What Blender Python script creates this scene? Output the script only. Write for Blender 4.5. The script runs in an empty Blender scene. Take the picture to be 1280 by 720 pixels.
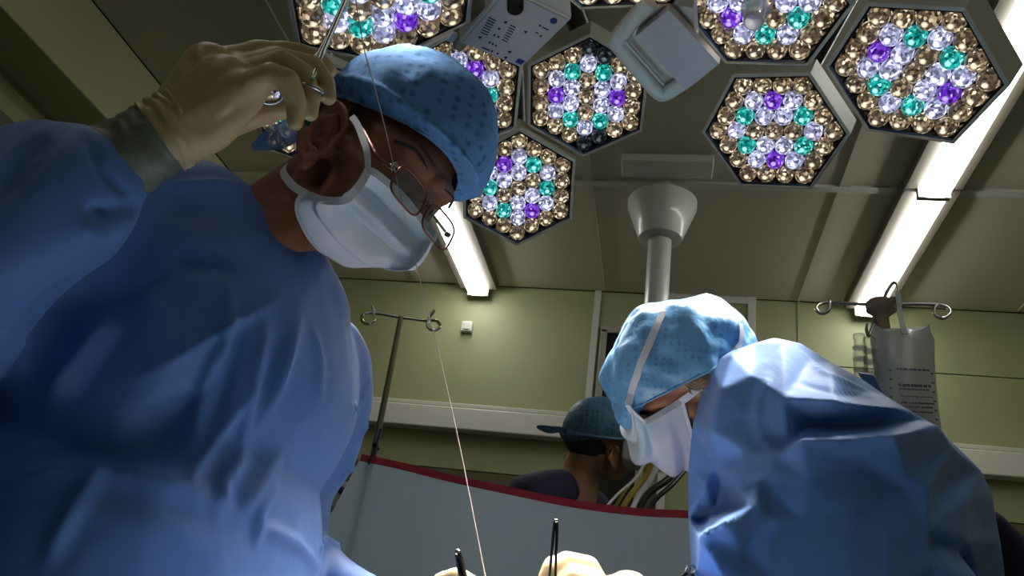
import bpy, bmesh, math, random
import numpy as np
from mathutils import Vector, Matrix, noise
from mathutils.bvhtree import BVHTree
from mathutils.geometry import delaunay_2d_cdt

random.seed(7)
rng = np.random.default_rng(7)
SC = bpy.context.scene
COL = SC.collection

# ------------------------------------------------------------------ camera
F_PX = 1029.0
CAM_Z = 1.05
AX_R = np.array([0.98008, 0.05059, -0.19205])      # world X seen in camera axes (right, down, away)
AX_D = np.array([0.15090, 0.43902, 0.88571])       # world Y
AX_U = np.array([0.12912, -0.89705, 0.42265])      # world Z

def cvec(x, y, z):
    """camera-axes vector -> world vector"""
    c = np.array([x, y, z], float)
    return Vector((float(AX_R @ c), float(AX_D @ c), float(AX_U @ c)))

CAM = Vector((0, 0, CAM_Z))

def ray(px, py):
    return cvec((px - 640) / F_PX, (py - 360) / F_PX, 1.0)

def P(px, py, d):
    """photo pixel at distance d along the lens axis -> world point"""
    return CAM + ray(px, py) * d

def on_z(px, py, z):
    r = ray(px, py); return CAM + r * ((z - CAM_Z) / r.z)

def on_y(px, py, y):
    r = ray(px, py); return CAM + r * (y / r.y)

def on_x(px, py, x):
    r = ray(px, py); return CAM + r * (x / r.x)

def project(v):
    """(N,3) world array -> pixel arrays, depth"""
    w = np.asarray(v, float) - np.array(CAM)
    cx = w @ np.array([AX_R[0], AX_D[0], AX_U[0]])
    cy = w @ np.array([AX_R[1], AX_D[1], AX_U[1]])
    cz = w @ np.array([AX_R[2], AX_D[2], AX_U[2]])
    cz = np.maximum(cz, 1e-3)
    return 640 + F_PX * cx / cz, 360 + F_PX * cy / cz, cz

cam_data = bpy.data.cameras.new('camera')
cam_data.sensor_width = 36.0
cam_data.lens = F_PX / 1280 * 36.0
cam_data.clip_start = 0.02
cam = bpy.data.objects.new('camera', cam_data)
COL.objects.link(cam)
rx, ry, rz = cvec(1, 0, 0).normalized(), cvec(0, -1, 0).normalized(), cvec(0, 0, -1).normalized()
cam.matrix_world = Matrix(((rx.x, ry.x, rz.x, CAM.x), (rx.y, ry.y, rz.y, CAM.y), (rx.z, ry.z, rz.z, CAM.z), (0, 0, 0, 1)))
SC.camera = cam

# ------------------------------------------------------------------ world, exposure
w = bpy.data.worlds.new('world'); SC.world = w; w.use_nodes = True
w.node_tree.nodes['Background'].inputs[0].default_value = (0.5, 0.55, 0.6, 1)
w.node_tree.nodes['Background'].inputs[1].default_value = 0.05
SC.view_settings.view_transform = 'Standard'
SC.view_settings.look = 'None'
SC.view_settings.exposure = 0.0
SC.view_settings.gamma = 1.0
SC.view_settings.use_curve_mapping = False
TUBE_STRENGTH = 13.0          # fluorescent tubes
REAR_FILL_STRENGTH = 2.6          # unseen tubes added over the rear half to brighten the room
BEAM_POWER = 70.0             # one module of the surgical lights

# ------------------------------------------------------------------ materials
MATS = {}

def srgb(r, g, b):
    f = lambda c: c / 12.92 if c <= 0.04045 else ((c + 0.055) / 1.055) ** 2.4
    return (f(r / 255), f(g / 255), f(b / 255), 1)

def nodes_of(m):
    m.use_nodes = True
    nt = m.node_tree
    return nt, nt.nodes, nt.links, nt.nodes['Principled BSDF']

def mat(name, col, rough=0.6, metal=0.0, vary=0.08, scale=20.0, bump=0.0, bscale=200.0, sheen=0.0, sss=0.0, trans=0.0,
        alpha=1.0, emit=None, estr=0.0, spec=0.5, coat=0.0, stretch=(1, 1, 1)):
    m = bpy.data.materials.new(name)
    nt, N, L, b = nodes_of(m)
    b.inputs['Roughness'].default_value = rough
    b.inputs['Metallic'].default_value = metal
    b.inputs['Specular IOR Level'].default_value = spec
    b.inputs['Alpha'].default_value = alpha
    b.inputs['Coat Weight'].default_value = coat
    if trans: b.inputs['Transmission Weight'].default_value = trans
    if sheen:
        b.inputs['Sheen Weight'].default_value = sheen
        b.inputs['Sheen Roughness'].default_value = 0.4
    if sss:
        b.inputs['Subsurface Weight'].default_value = sss
        b.inputs['Subsurface Radius'].default_value = (0.01, 0.005, 0.003)
        b.inputs['Subsurface Scale'].default_value = 1.0
    tc = N.new('ShaderNodeTexCoord')
    mp = N.new('ShaderNodeMapping'); mp.inputs['Scale'].default_value = stretch
    L.new(tc.outputs['Object'], mp.inputs['Vector'])
    nz = N.new('ShaderNodeTexNoise'); nz.inputs['Scale'].default_value = scale; nz.inputs['Detail'].default_value = 5
    L.new(mp.outputs['Vector'], nz.inputs['Vector'])
    rp = N.new('ShaderNodeValToRGB')
    lo = [max(0, c * (1 - vary)) for c in col[:3]] + [1]
    hi = [min(1, c * (1 + vary)) for c in col[:3]] + [1]
    rp.color_ramp.elements[0].position = 0.3; rp.color_ramp.elements[0].color = lo
    rp.color_ramp.elements[1].position = 0.7; rp.color_ramp.elements[1].color = hi
    L.new(nz.outputs['Fac'], rp.inputs['Fac'])
    L.new(rp.outputs['Color'], b.inputs['Base Color'])
    if bump:
        n2 = N.new('ShaderNodeTexNoise'); n2.inputs['Scale'].default_value = bscale; n2.inputs['Detail'].default_value = 3
        L.new(mp.outputs['Vector'], n2.inputs['Vector'])
        bp = N.new('ShaderNodeBump'); bp.inputs['Strength'].default_value = bump; bp.inputs['Distance'].default_value = 0.002
        L.new(n2.outputs['Fac'], bp.inputs['Height']); L.new(bp.outputs['Normal'], b.inputs['Normal'])
    if emit:
        b.inputs['Emission Color'].default_value = emit
        b.inputs['Emission Strength'].default_value = estr
    MATS[name] = m
    return m

mat('wall_green', srgb(150, 152, 112), 0.55, vary=0.04, scale=3, bump=0.05)
mat('wall_lower', srgb(92, 84, 56), 0.6, vary=0.05, scale=3)
mat('ceiling_panel', srgb(190, 182, 164), 0.6, vary=0.04, scale=2)
mat('trim_white', srgb(196, 194, 184), 0.45, vary=0.03, scale=6)
mat('rail_white', srgb(205, 202, 190), 0.4, vary=0.03, scale=5)
mat('bulkhead', srgb(176, 174, 134), 0.55, vary=0.03, scale=4)
mat('floor_vinyl', srgb(110, 118, 112), 0.5, vary=0.1, scale=30)
mat('batten', srgb(90, 84, 72), 0.5, vary=0.04)
mat('dark_opening', srgb(30, 24, 18), 0.3)
mat('frame_grey', srgb(150, 146, 134), 0.4)
mat('column_white', srgb(205, 207, 198), 0.3, vary=0.02, coat=0.3)
mat('lamp_shell', srgb(212, 209, 190), 0.45, vary=0.03)
mat('lamp_white', srgb(205, 205, 200), 0.4, vary=0.02)
mat('lamp_dark', srgb(24, 24, 28), 0.35)
mat('lamp_bowl', srgb(40, 40, 48), 0.25, metal=0.6)
mat('panel_face', srgb(198, 190, 184), 0.45, vary=0.02)
mat('panel_print', srgb(40, 45, 70), 0.5)
mat('panel_blue', srgb(30, 50, 120), 0.5)
mat('knob_black', srgb(14, 13, 14), 0.2)
mat('chrome', srgb(200, 198, 190), 0.18, metal=1.0, vary=0.05)
mat('steel', srgb(150, 142, 125), 0.28, metal=1.0, vary=0.08)
mat('steel_dark', srgb(70, 66, 62), 0.25, metal=1.0, vary=0.08)
mat('clamp_brown', srgb(160, 134, 108), 0.5)
mat('drape_blue', srgb(196, 212, 226), 0.75, vary=0.04, scale=40, bump=0.2, bscale=500, sheen=0.2)
def let_through(name, col, fac):
    """thin cloth: part of the light on the far side comes through"""
    m = MATS[name]; nt = m.node_tree; N, L = nt.nodes, nt.links
    tr = N.new('ShaderNodeBsdfTranslucent'); tr.inputs['Color'].default_value = col
    mx = N.new('ShaderNodeMixShader'); mx.inputs[0].default_value = fac
    out = [n for n in N if n.type == 'OUTPUT_MATERIAL'][0]
    L.new(N['Principled BSDF'].outputs[0], mx.inputs[1]); L.new(tr.outputs[0], mx.inputs[2]); L.new(mx.outputs[0], out.inputs['Surface'])
let_through('drape_blue', srgb(214, 234, 250), 0.66)
mat('drape_red', srgb(150, 26, 42), 0.7)
mat('navy', srgb(34, 30, 62), 0.8, vary=0.1, bump=0.2, bscale=300)
mat('skin_tan', srgb(152, 100, 74), 0.5, vary=0.1, scale=60, bump=0.08, bscale=700, sss=0.12)
mat('skin_fair', srgb(178, 120, 92), 0.5, vary=0.08, scale=60, bump=0.08, bscale=700, sss=0.12)
mat('skin_dark', srgb(150, 104, 76), 0.55, vary=0.08, scale=60)
mat('hair_black', srgb(22, 17, 14), 0.5, vary=0.3, scale=200)
mat('hair_blond', srgb(176, 146, 108), 0.4, vary=0.2, scale=200)
mat('glove_latex', srgb(206, 178, 134), 0.42, vary=0.10, scale=25, bump=0.25, bscale=120, sss=0.15)
mat('glove_cuff', srgb(112, 118, 100), 0.45, vary=0.25, scale=18, bump=0.3, bscale=60, stretch=(1, 1, 3))
mat('glove_hem', srgb(196, 164, 96), 0.4, vary=0.1)
mat('mask_band', srgb(225, 228, 232), 0.8, vary=0.03, bump=0.4, bscale=900)
mat('spectacle_metal', srgb(120, 72, 62), 0.3, metal=0.8)
mat('eye_white', srgb(200, 195, 190), 0.2)
mat('iris_dark', srgb(30, 22, 18), 0.2)
mat('switch_white', srgb(215, 215, 208), 0.4)
mat('monitor_white', srgb(214, 210, 196), 0.45)
mat('bag_print', srgb(112, 112, 116), 0.6)
mat('clip_navy', srgb(20, 24, 60), 0.4)
mat('cable_yellow', srgb(180, 150, 40), 0.5)
mat('cable_white', srgb(200, 200, 196), 0.5)
mat('cable_black', srgb(20, 20, 22), 0.5)
mat('thread', srgb(225, 200, 190), 0.5)
mat('tube', (1, 1, 0.97, 1), 0.5, emit=(1.0, 1.0, 0.95, 1), estr=TUBE_STRENGTH)
mat('tube_rear_fill', (1, 1, 0.97, 1), 0.5, emit=(1.0, 1.0, 0.95, 1), estr=REAR_FILL_STRENGTH)

def gown_material(name, col):
    """non-woven gown cloth: fine weave, a little translucency"""
    m = bpy.data.materials.new(name)
    nt, N, L, b = nodes_of(m)
    tc = N.new('ShaderNodeTexCoord')
    nz = N.new('ShaderNodeTexNoise'); nz.inputs['Scale'].default_value = 9; nz.inputs['Detail'].default_value = 6
    L.new(tc.outputs['Object'], nz.inputs['Vector'])
    rp = N.new('ShaderNodeValToRGB')
    rp.color_ramp.elements[0].position = 0.3; rp.color_ramp.elements[0].color = [c * 0.93 for c in col[:3]] + [1]
    rp.color_ramp.elements[1].position = 0.7; rp.color_ramp.elements[1].color = [c * 1.06 for c in col[:3]] + [1]
    L.new(nz.outputs['Fac'], rp.inputs['Fac']); L.new(rp.outputs['Color'], b.inputs['Base Color'])
    b.inputs['Roughness'].default_value = 0.55
    b.inputs['Specular IOR Level'].default_value = 0.35
    b.inputs['Sheen Weight'].default_value = 0.15
    wv = N.new('ShaderNodeTexNoise'); wv.inputs['Scale'].default_value = 700; wv.inputs['Detail'].default_value = 2
    L.new(tc.outputs['Object'], wv.inputs['Vector'])
    n3 = N.new('ShaderNodeTexNoise'); n3.inputs['Scale'].default_value = 24; n3.inputs['Detail'].default_value = 4
    L.new(tc.outputs['Object'], n3.inputs['Vector'])
    b1 = N.new('ShaderNodeBump'); b1.inputs['Strength'].default_value = 0.25; b1.inputs['Distance'].default_value = 0.006
    L.new(n3.outputs['Fac'], b1.inputs['Height'])
    b2 = N.new('ShaderNodeBump'); b2.inputs['Strength'].default_value = 0.15; b2.inputs['Distance'].default_value = 0.001
    L.new(wv.outputs['Fac'], b2.inputs['Height']); L.new(b1.outputs['Normal'], b2.inputs['Normal'])
    L.new(b2.outputs['Normal'], b.inputs['Normal'])
    MATS[name] = m
gown_material('gown_blue', srgb(88, 126, 192))
gown_material('gown_blue_light', srgb(106, 150, 216))

def cap_material(name, col, dot, scale, rough=0.5, dots=True):
    """printed cap cloth: small darker rosettes on blue, crinkled"""
    m = bpy.data.materials.new(name)
    nt, N, L, b = nodes_of(m)
    tc = N.new('ShaderNodeTexCoord')
    vo = N.new('ShaderNodeTexVoronoi'); vo.inputs['Scale'].default_value = scale; vo.inputs['Randomness'].default_value = 0.25
    L.new(tc.outputs['Object'], vo.inputs['Vector'])
    nz = N.new('ShaderNodeTexNoise'); nz.inputs['Scale'].default_value = scale * 5; nz.inputs['Detail'].default_value = 3
    L.new(tc.outputs['Object'], nz.inputs['Vector'])
    ad = N.new('ShaderNodeMath'); ad.operation = 'MULTIPLY_ADD'; ad.inputs[1].default_value = 0.55; 
    L.new(nz.outputs['Fac'], ad.inputs[0]); L.new(vo.outputs['Distance'], ad.inputs[2])
    rp = N.new('ShaderNodeValToRGB')
    rp.color_ramp.elements[0].position = 0.44; rp.color_ramp.elements[0].color = dot
    rp.color_ramp.elements[1].position = 0.68; rp.color_ramp.elements[1].color = col
    L.new(ad.outputs[0], rp.inputs['Fac']); L.new(rp.outputs['Color'], b.inputs['Base Color'])
    b.inputs['Roughness'].default_value = rough
    cr = N.new('ShaderNodeTexNoise'); cr.inputs['Scale'].default_value = 45; cr.inputs['Detail'].default_value = 5
    L.new(tc.outputs['Object'], cr.inputs['Vector'])
    bp = N.new('ShaderNodeBump'); bp.inputs['Strength'].default_value = 0.6; bp.inputs['Distance'].default_value = 0.005
    L.new(cr.outputs['Fac'], bp.inputs['Height']); L.new(bp.outputs['Normal'], b.inputs['Normal'])
    MATS[name] = m
cap_material('cap_cloth', srgb(98, 150, 206), srgb(64, 112, 168), 76, 0.9)
cap_material('cap_cloth_shiny', srgb(112, 172, 218), srgb(88, 146, 198), 110, 0.30)
cap_material('cap_cloth_dull', srgb(74, 112, 140), srgb(44, 76, 104), 60)

def mask_material():
    m = bpy.data.materials.new('mask_cloth')
    nt, N, L, b = nodes_of(m)
    tc = N.new('ShaderNodeTexCoord')
    nz = N.new('ShaderNodeTexNoise'); nz.inputs['Scale'].default_value = 14; nz.inputs['Detail'].default_value = 3
    L.new(tc.outputs['Object'], nz.inputs['Vector'])
    rp = N.new('ShaderNodeValToRGB')
    rp.color_ramp.elements[0].position = 0.35; rp.color_ramp.elements[0].color = srgb(186, 206, 214)
    rp.color_ramp.elements[1].position = 0.65; rp.color_ramp.elements[1].color = srgb(222, 220, 228)
    L.new(nz.outputs['Fac'], rp.inputs['Fac']); L.new(rp.outputs['Color'], b.inputs['Base Color'])
    b.inputs['Roughness'].default_value = 0.85
    wv = N.new('ShaderNodeTexNoise'); wv.inputs['Scale'].default_value = 900
    L.new(tc.outputs['Object'], wv.inputs['Vector'])
    bp = N.new('ShaderNodeBump'); bp.inputs['Strength'].default_value = 0.2; bp.inputs['Distance'].default_value = 0.001
    L.new(wv.outputs['Fac'], bp.inputs['Height']); L.new(bp.outputs['Normal'], b.inputs['Normal'])
    MATS['mask_cloth'] = m
mask_material()

def lens_material(name, base, glow, hot, strength):
    """faceted LED lens that gives off light: bright chip in the middle, sparkle of facets around it"""
    m = bpy.data.materials.new(name)
    nt, N, L, b = nodes_of(m)
    tc = N.new('ShaderNodeTexCoord'); oi = N.new('ShaderNodeObjectInfo')
    ml = N.new('ShaderNodeVectorMath'); ml.operation = 'MULTIPLY_ADD'
    ml.inputs[1].default_value = (1, 1, 1)
    cb = N.new('ShaderNodeCombineXYZ')
    L.new(oi.outputs['Random'], cb.inputs[0]); L.new(oi.outputs['Random'], cb.inputs[1])
    L.new(tc.outputs['Object'], ml.inputs[0]); L.new(cb.outputs[0], ml.inputs[2])
    vo = N.new('ShaderNodeTexVoronoi'); vo.inputs['Scale'].default_value = 230
    L.new(ml.outputs[0], vo.inputs['Vector'])
    sp = N.new('ShaderNodeSeparateColor'); L.new(vo.outputs['Color'], sp.inputs[0])
    rp = N.new('ShaderNodeValToRGB')
    e = rp.color_ramp.elements
    e[0].position = 0.0; e[0].color = [c * 0.10 for c in base[:3]] + [1]
    e[1].position = 1.0; e[1].color = hot
    a = e.new(0.4); a.color = [c * 0.5 for c in base[:3]] + [1]
    a = e.new(0.7); a.color = base
    a = e.new(0.9); a.color = glow
    L.new(sp.outputs[0], rp.inputs['Fac'])
    # bright chip in the middle of the dome (object axis z looks out of the lamp)
    sx = N.new('ShaderNodeSeparateXYZ'); L.new(tc.outputs['Object'], sx.inputs[0])
    px = N.new('ShaderNodeMath'); px.operation = 'POWER'; px.inputs[1].default_value = 2; L.new(sx.outputs[0], px.inputs[0])
    py = N.new('ShaderNodeMath'); py.operation = 'POWER'; py.inputs[1].default_value = 2; L.new(sx.outputs[1], py.inputs[0])
    ad = N.new('ShaderNodeMath'); L.new(px.outputs[0], ad.inputs[0]); L.new(py.outputs[0], ad.inputs[1])
    sq = N.new('ShaderNodeMath'); sq.operation = 'SQRT'; L.new(ad.outputs[0], sq.inputs[0])
    mr = N.new('ShaderNodeMapRange'); mr.inputs['From Min'].default_value = 0.0055; mr.inputs['From Max'].default_value = 0.0025
    mr.inputs['To Min'].default_value = 0; mr.inputs['To Max'].default_value = 0.9
    L.new(sq.outputs[0], mr.inputs['Value'])
    mx = N.new('ShaderNodeMix'); mx.data_type = 'RGBA'
    L.new(mr.outputs['Result'], mx.inputs[0]); L.new(rp.outputs['Color'], mx.inputs[6]); mx.inputs[7].default_value = hot
    L.new(mx.outputs[2], b.inputs['Emission Color'])
    b.inputs['Emission Strength'].default_value = strength
    b.inputs['Base Color'].default_value = [c * 0.25 for c in base[:3]] + [1]
    b.inputs['Roughness'].default_value = 0.08
    b.inputs['Coat Weight'].default_value = 0.5
    m.cycles.emission_sampling = 'NONE'
    MATS[name] = m
lens_material('lens_gold', (0.18, 0.13, 0.08, 1), (0.60, 0.45, 0.27, 1), (1.5, 1.3, 0.95, 1), 0.85)
lens_material('lens_white', (0.42, 0.44, 0.70, 1), (0.85, 0.85, 1.1, 1), (1.6, 1.6, 1.7, 1), 1.05)
lens_material('lens_teal', (0.005, 0.42, 0.38, 1), (0.04, 0.72, 0.64, 1), (0.6, 1.4, 1.3, 1), 0.95)
lens_material('lens_violet', (0.16, 0.02, 0.62, 1), (0.30, 0.08, 0.95, 1), (0.8, 0.6, 1.5, 1), 0.95)
lens_material('lens_unlit', (0.02, 0.025, 0.03, 1), (0.08, 0.12, 0.14, 1), (0.3, 0.4, 0.45, 1), 0.35)  # unlit LED, its facet glints painted as a faint glow

def glass_material(name, tint, alpha_face, alpha_edge, rough=0.05):
    """thin clear sheet: mostly see-through with sharp reflections, denser at grazing angles"""
    m = bpy.data.materials.new(name)
    nt, N, L, b = nodes_of(m)
    b.inputs['Base Color'].default_value = tint
    b.inputs['Roughness'].default_value = rough
    b.inputs['Specular IOR Level'].default_value = 0.8
    lw = N.new('ShaderNodeLayerWeight'); lw.inputs['Blend'].default_value = 0.35
    mr = N.new('ShaderNodeMapRange'); mr.inputs['To Min'].default_value = alpha_face; mr.inputs['To Max'].default_value = alpha_edge
    L.new(lw.outputs['Facing'], mr.inputs['Value']); L.new(mr.outputs['Result'], b.inputs['Alpha'])
    MATS[name] = m
glass_material('clear_plastic', srgb(190, 195, 180), 0.12, 0.8)
glass_material('spectacle_glass', srgb(70, 100, 105), 0.16, 0.6, 0.02)
glass_material('bag_film', srgb(205, 205, 200), 0.72, 0.95, 0.25)
glass_material('tie_film', srgb(86, 132, 186), 0.72, 0.9, 0.5)
glass_material('handle_plastic', srgb(190, 192, 200), 0.82, 0.97, 0.2)

# ------------------------------------------------------------------ object helpers
def link(name, me, m=None, parent=None):
    o = bpy.data.objects.new(name, me)
    COL.objects.link(o)
    if m is not None and me is not None and not me.materials:
        me.materials.append(MATS[m])
    if parent is not None:
        o.parent = parent
        o.matrix_parent_inverse = parent_inv(parent)
    return o

def parent_inv(p):
    m = Matrix.Identity(4)
    q = p
    while q is not None:
        m = (q.matrix_parent_inverse @ q.matrix_basis if q.parent else q.matrix_basis) @ m
        q = q.parent
    return m.inverted()

def tag(o, label, cat, group=None):
    o['label'] = label; o['category'] = cat
    if group: o['group'] = group
    return o

def thing(name, loc, label, cat, group=None):
    o = bpy.data.objects.new(name, None); COL.objects.link(o)
    o.location = loc; o.empty_display_size = 0.05
    return tag(o, label, cat, group)

class G:
    """a growing list of vertices and faces"""
    def __init__(s): s.v = []; s.f = []
    def add(s, v, f):
        n = len(s.v); s.v += [tuple(x) for x in v]; s.f += [tuple(i + n for i in q) for q in f]; return s
    def box(s, c, size, ax=None, bevel=0.0):
        c = Vector(c); hx, hy, hz = [q / 2 for q in size]
        X, Y, Z = ax if ax else (Vector((1, 0, 0)), Vector((0, 1, 0)), Vector((0, 0, 1)))
        if bevel <= 0:
            v = [c + X * (sx * hx) + Y * (sy * hy) + Z * (sz * hz) for sx in (-1, 1) for sy in (-1, 1) for sz in (-1, 1)]
            return s.add(v, [(0, 1, 3, 2), (4, 6, 7, 5), (0, 4, 5, 1), (2, 3, 7, 6), (0, 2, 6, 4), (1, 5, 7, 3)])
        bm = bmesh.new(); bmesh.ops.create_cube(bm, size=1)
        for q in bm.verts: q.co = Vector((q.co.x * size[0], q.co.y * size[1], q.co.z * size[2]))
        bmesh.ops.bevel(bm, geom=list(bm.edges), offset=bevel, segments=2, affect='EDGES', profile=0.5)
        bm.verts.index_update()
        v = [c + X * q.co.x + Y * q.co.y + Z * q.co.z for q in bm.verts]
        f = [[q.index for q in p.verts] for p in bm.faces]
        bm.free(); return s.add(v, f)
    def tube(s, pts, r, seg=10, cap=True, closed=False, flat=None, up=None):
        """sweep of a circle (or ellipse: flat = second radius factor) along points"""
        pts = [Vector(p) for p in pts]; n = len(pts)
        rs = list(r) if hasattr(r, '__len__') else [r] * n
        v = []; prev = None
        for i, p in enumerate(pts):
            if closed: t = pts[(i + 1) % n] - pts[i - 1]
            else: t = pts[min(i + 1, n - 1)] - pts[max(i - 1, 0)]
            t.normalize()
            if prev is None:
                ref = Vector(up) if up is not None else (Vector((0, 0, 1)) if abs(t.z) < 0.9 else Vector((1, 0, 0)))
                a = (ref - t * ref.dot(t)).normalized()
            else:
                a = (prev - t * prev.dot(t)).normalized()
            prev = a; b = t.cross(a)
            k = flat if flat else 1.0
            for j in range(seg):
                an = 2 * math.pi * j / seg
                v.append(p + a * (math.cos(an) * rs[i]) + b * (math.sin(an) * rs[i] * k))
        f = []
        m = n if closed else n - 1
        for i in range(m):
            i2 = (i + 1) % n
            for j in range(seg):
                j2 = (j + 1) % seg
                f.append((i * seg + j, i * seg + j2, i2 * seg + j2, i2 * seg + j))
        if cap and not closed:
            f.append(tuple(range(seg))[::-1]); f.append(tuple((n - 1) * seg + j for j in range(seg)))
        return s.add(v, f)
    def lathe(s, c, axis, prof, seg=24):
        """profile [(radius, height)] around an axis through c"""
        c = Vector(c); z = Vector(axis).normalized()
        x = z.orthogonal().normalized(); y = z.cross(x)
        v = []; f = []
        for (r, h) in prof:
            for j in range(seg):
                an = 2 * math.pi * j / seg
                v.append(c + z * h + x * (r * math.cos(an)) + y * (r * math.sin(an)))
        for i in range(len(prof) - 1):
            for j in range(seg):
                j2 = (j + 1) % seg
                f.append((i * seg + j, i * seg + j2, (i + 1) * seg + j2, (i + 1) * seg + j))
        f.append(tuple(range(seg))[::-1]); f.append(tuple((len(prof) - 1) * seg + j for j in range(seg)))
        return s.add(v, f)
    def ellip(s, c, rad, ax=None, seg=20, rings=12):
        c = Vector(c)
        X, Y, Z = ax if ax else (Vector((1, 0, 0)), Vector((0, 1, 0)), Vector((0, 0, 1)))
        v = [c + Z * rad[2]]; f = []
        for i in range(1, rings):
            th = math.pi * i / rings
            for j in range(seg):
                ph = 2 * math.pi * j / seg
                v.append(c + X * (rad[0] * math.sin(th) * math.cos(ph)) + Y * (rad[1] * math.sin(th) * math.sin(ph)) + Z * (rad[2] * math.cos(th)))
        v.append(c - Z * rad[2]); last = len(v) - 1
        for j in range(seg):
            j2 = (j + 1) % seg
            f.append((0, 1 + j, 1 + j2))
            f.append((last, last - seg + j2, last - seg + j))
            for i in range(rings - 2):
                a = 1 + i * seg
                f.append((a + j, a + seg + j, a + seg + j2, a + j2))
        return s.add(v, f)
    def chain(s, pts, rs, sub=5):
        """tapered limb with rounded joints: overlapping balls and cones"""
        pts = [Vector(p) for p in pts]
        for p, r in zip(pts, rs): s.ellip(p, (r, r, r), seg=12, rings=8)
        for i in range(len(pts) - 1):
            s.tube([pts[i], pts[i + 1]], [rs[i], rs[i + 1]], seg=14)
        return s
    def prism(s, poly, n, depth):
        """flat polygon (world points) pushed along n by depth"""
        k = len(poly); n = Vector(n).normalized()
        v = [Vector(p) for p in poly] + [Vector(p) + n * depth for p in poly]
        f = [tuple(range(k))[::-1], tuple(range(k, 2 * k))] + [(i, (i + 1) % k, k + (i + 1) % k, k + i) for i in range(k)]
        return s.add(v, f)
    def mesh(s, name, fix=True):
        me = bpy.data.meshes.new(name); me.from_pydata([tuple(q) for q in s.v], [], s.f)
        if fix:
            bm = bmesh.new(); bm.from_mesh(me); bmesh.ops.recalc_face_normals(bm, faces=bm.faces); bm.to_mesh(me); bm.free()
        return me
    def obj(s, name, m, parent=None, smooth=False, angle=None):
        me = s.mesh(name)
        if smooth: me.polygons.foreach_set('use_smooth', [True] * len(me.polygons))
        if angle is not None: me.set_sharp_from_angle(angle=math.radians(angle))
        return link(name, me, m, parent)

def fuse(g, voxel, smooth=6, factor=0.5):
    """overlapping closed shapes -> one continuous skin (mesh)"""
    me = g.mesh('tmp')
    o = bpy.data.objects.new('tmp', me); COL.objects.link(o)
    r = o.modifiers.new('r', 'REMESH'); r.mode = 'VOXEL'; r.voxel_size = voxel
    if smooth:
        k = o.modifiers.new('s', 'SMOOTH'); k.iterations = smooth; k.factor = factor
    dg = bpy.context.evaluated_depsgraph_get()
    new = bpy.data.meshes.new_from_object(o.evaluated_get(dg))
    bpy.data.objects.remove(o); bpy.data.meshes.remove(me)
    new.materials.clear()
    new.polygons.foreach_set('use_smooth', [True] * len(new.polygons))
    return new

def get_v(me):
    a = np.empty(len(me.vertices) * 3); me.vertices.foreach_get('co', a); return a.reshape(-1, 3)

def set_v(me, a):
    me.vertices.foreach_set('co', np.ascontiguousarray(a, dtype=np.float32).ravel()); me.update()

def get_n(me):
    a = np.empty(len(me.vertices) * 3, np.float32); me.vertex_normals.foreach_get('vector', a)
    return a.reshape(-1, 3).astype(float)

def laplace(me, n, f=0.5):
    e = np.empty(len(me.edges) * 2, np.int32); me.edges.foreach_get('vertices', e); e = e.reshape(-1, 2)
    v = get_v(me); deg = np.bincount(e.ravel(), minlength=len(v))[:, None]
    for _ in range(n):
        s = np.zeros_like(v)
        for k in range(3):
            s[:, k] = np.bincount(e[:, 0], v[e[:, 1], k], len(v)) + np.bincount(e[:, 1], v[e[:, 0], k], len(v))
        v += f * (s / np.maximum(deg, 1) - v)
    set_v(me, v)

def folds(me, lines):
    """raise or sink creases: lines = [(photo polyline, height m, half width m)], each laid onto the surface first"""
    bv = BVHTree.FromPolygons([tuple(q.co) for q in me.vertices], [tuple(p.vertices) for p in me.polygons])
    v = get_v(me); n = get_n(me); off = np.zeros(len(v))
    for poly, h, wd in lines:
        pts = []
        for (a, b) in zip(poly[:-1], poly[1:]):
            m = max(2, int(math.hypot(b[0] - a[0], b[1] - a[1]) / 6))
            for i in range(m):
                t = i / m; pts.append((a[0] + (b[0] - a[0]) * t, a[1] + (b[1] - a[1]) * t))
        pts.append(poly[-1])
        hit = []
        for k, (x, y) in enumerate(pts):
            loc = bv.ray_cast(CAM, ray(x, y).normalized())[0]
            if loc is not None:
                s = k / (len(pts) - 1); hit.append((*loc, min(1, 4 * s * (1 - s) + 0.25)))
        if len(hit) < 2: continue
        hit = np.array(hit)
        lo, hi = hit[:, :3].min(0) - wd * 2, hit[:, :3].max(0) + wd * 2
        idx = np.where(((v > lo) & (v < hi)).all(1))[0]
        if not len(idx): continue
        d = np.linalg.norm(v[idx][:, None, :] - hit[None, :, :3], axis=2)
        j = d.argmin(1); dm = d[np.arange(len(idx)), j]
        off[idx] += h * hit[j, 3] * np.maximum(0, 1 - dm / wd) ** 1.35
    set_v(me, v + n * off[:, None])

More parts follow.
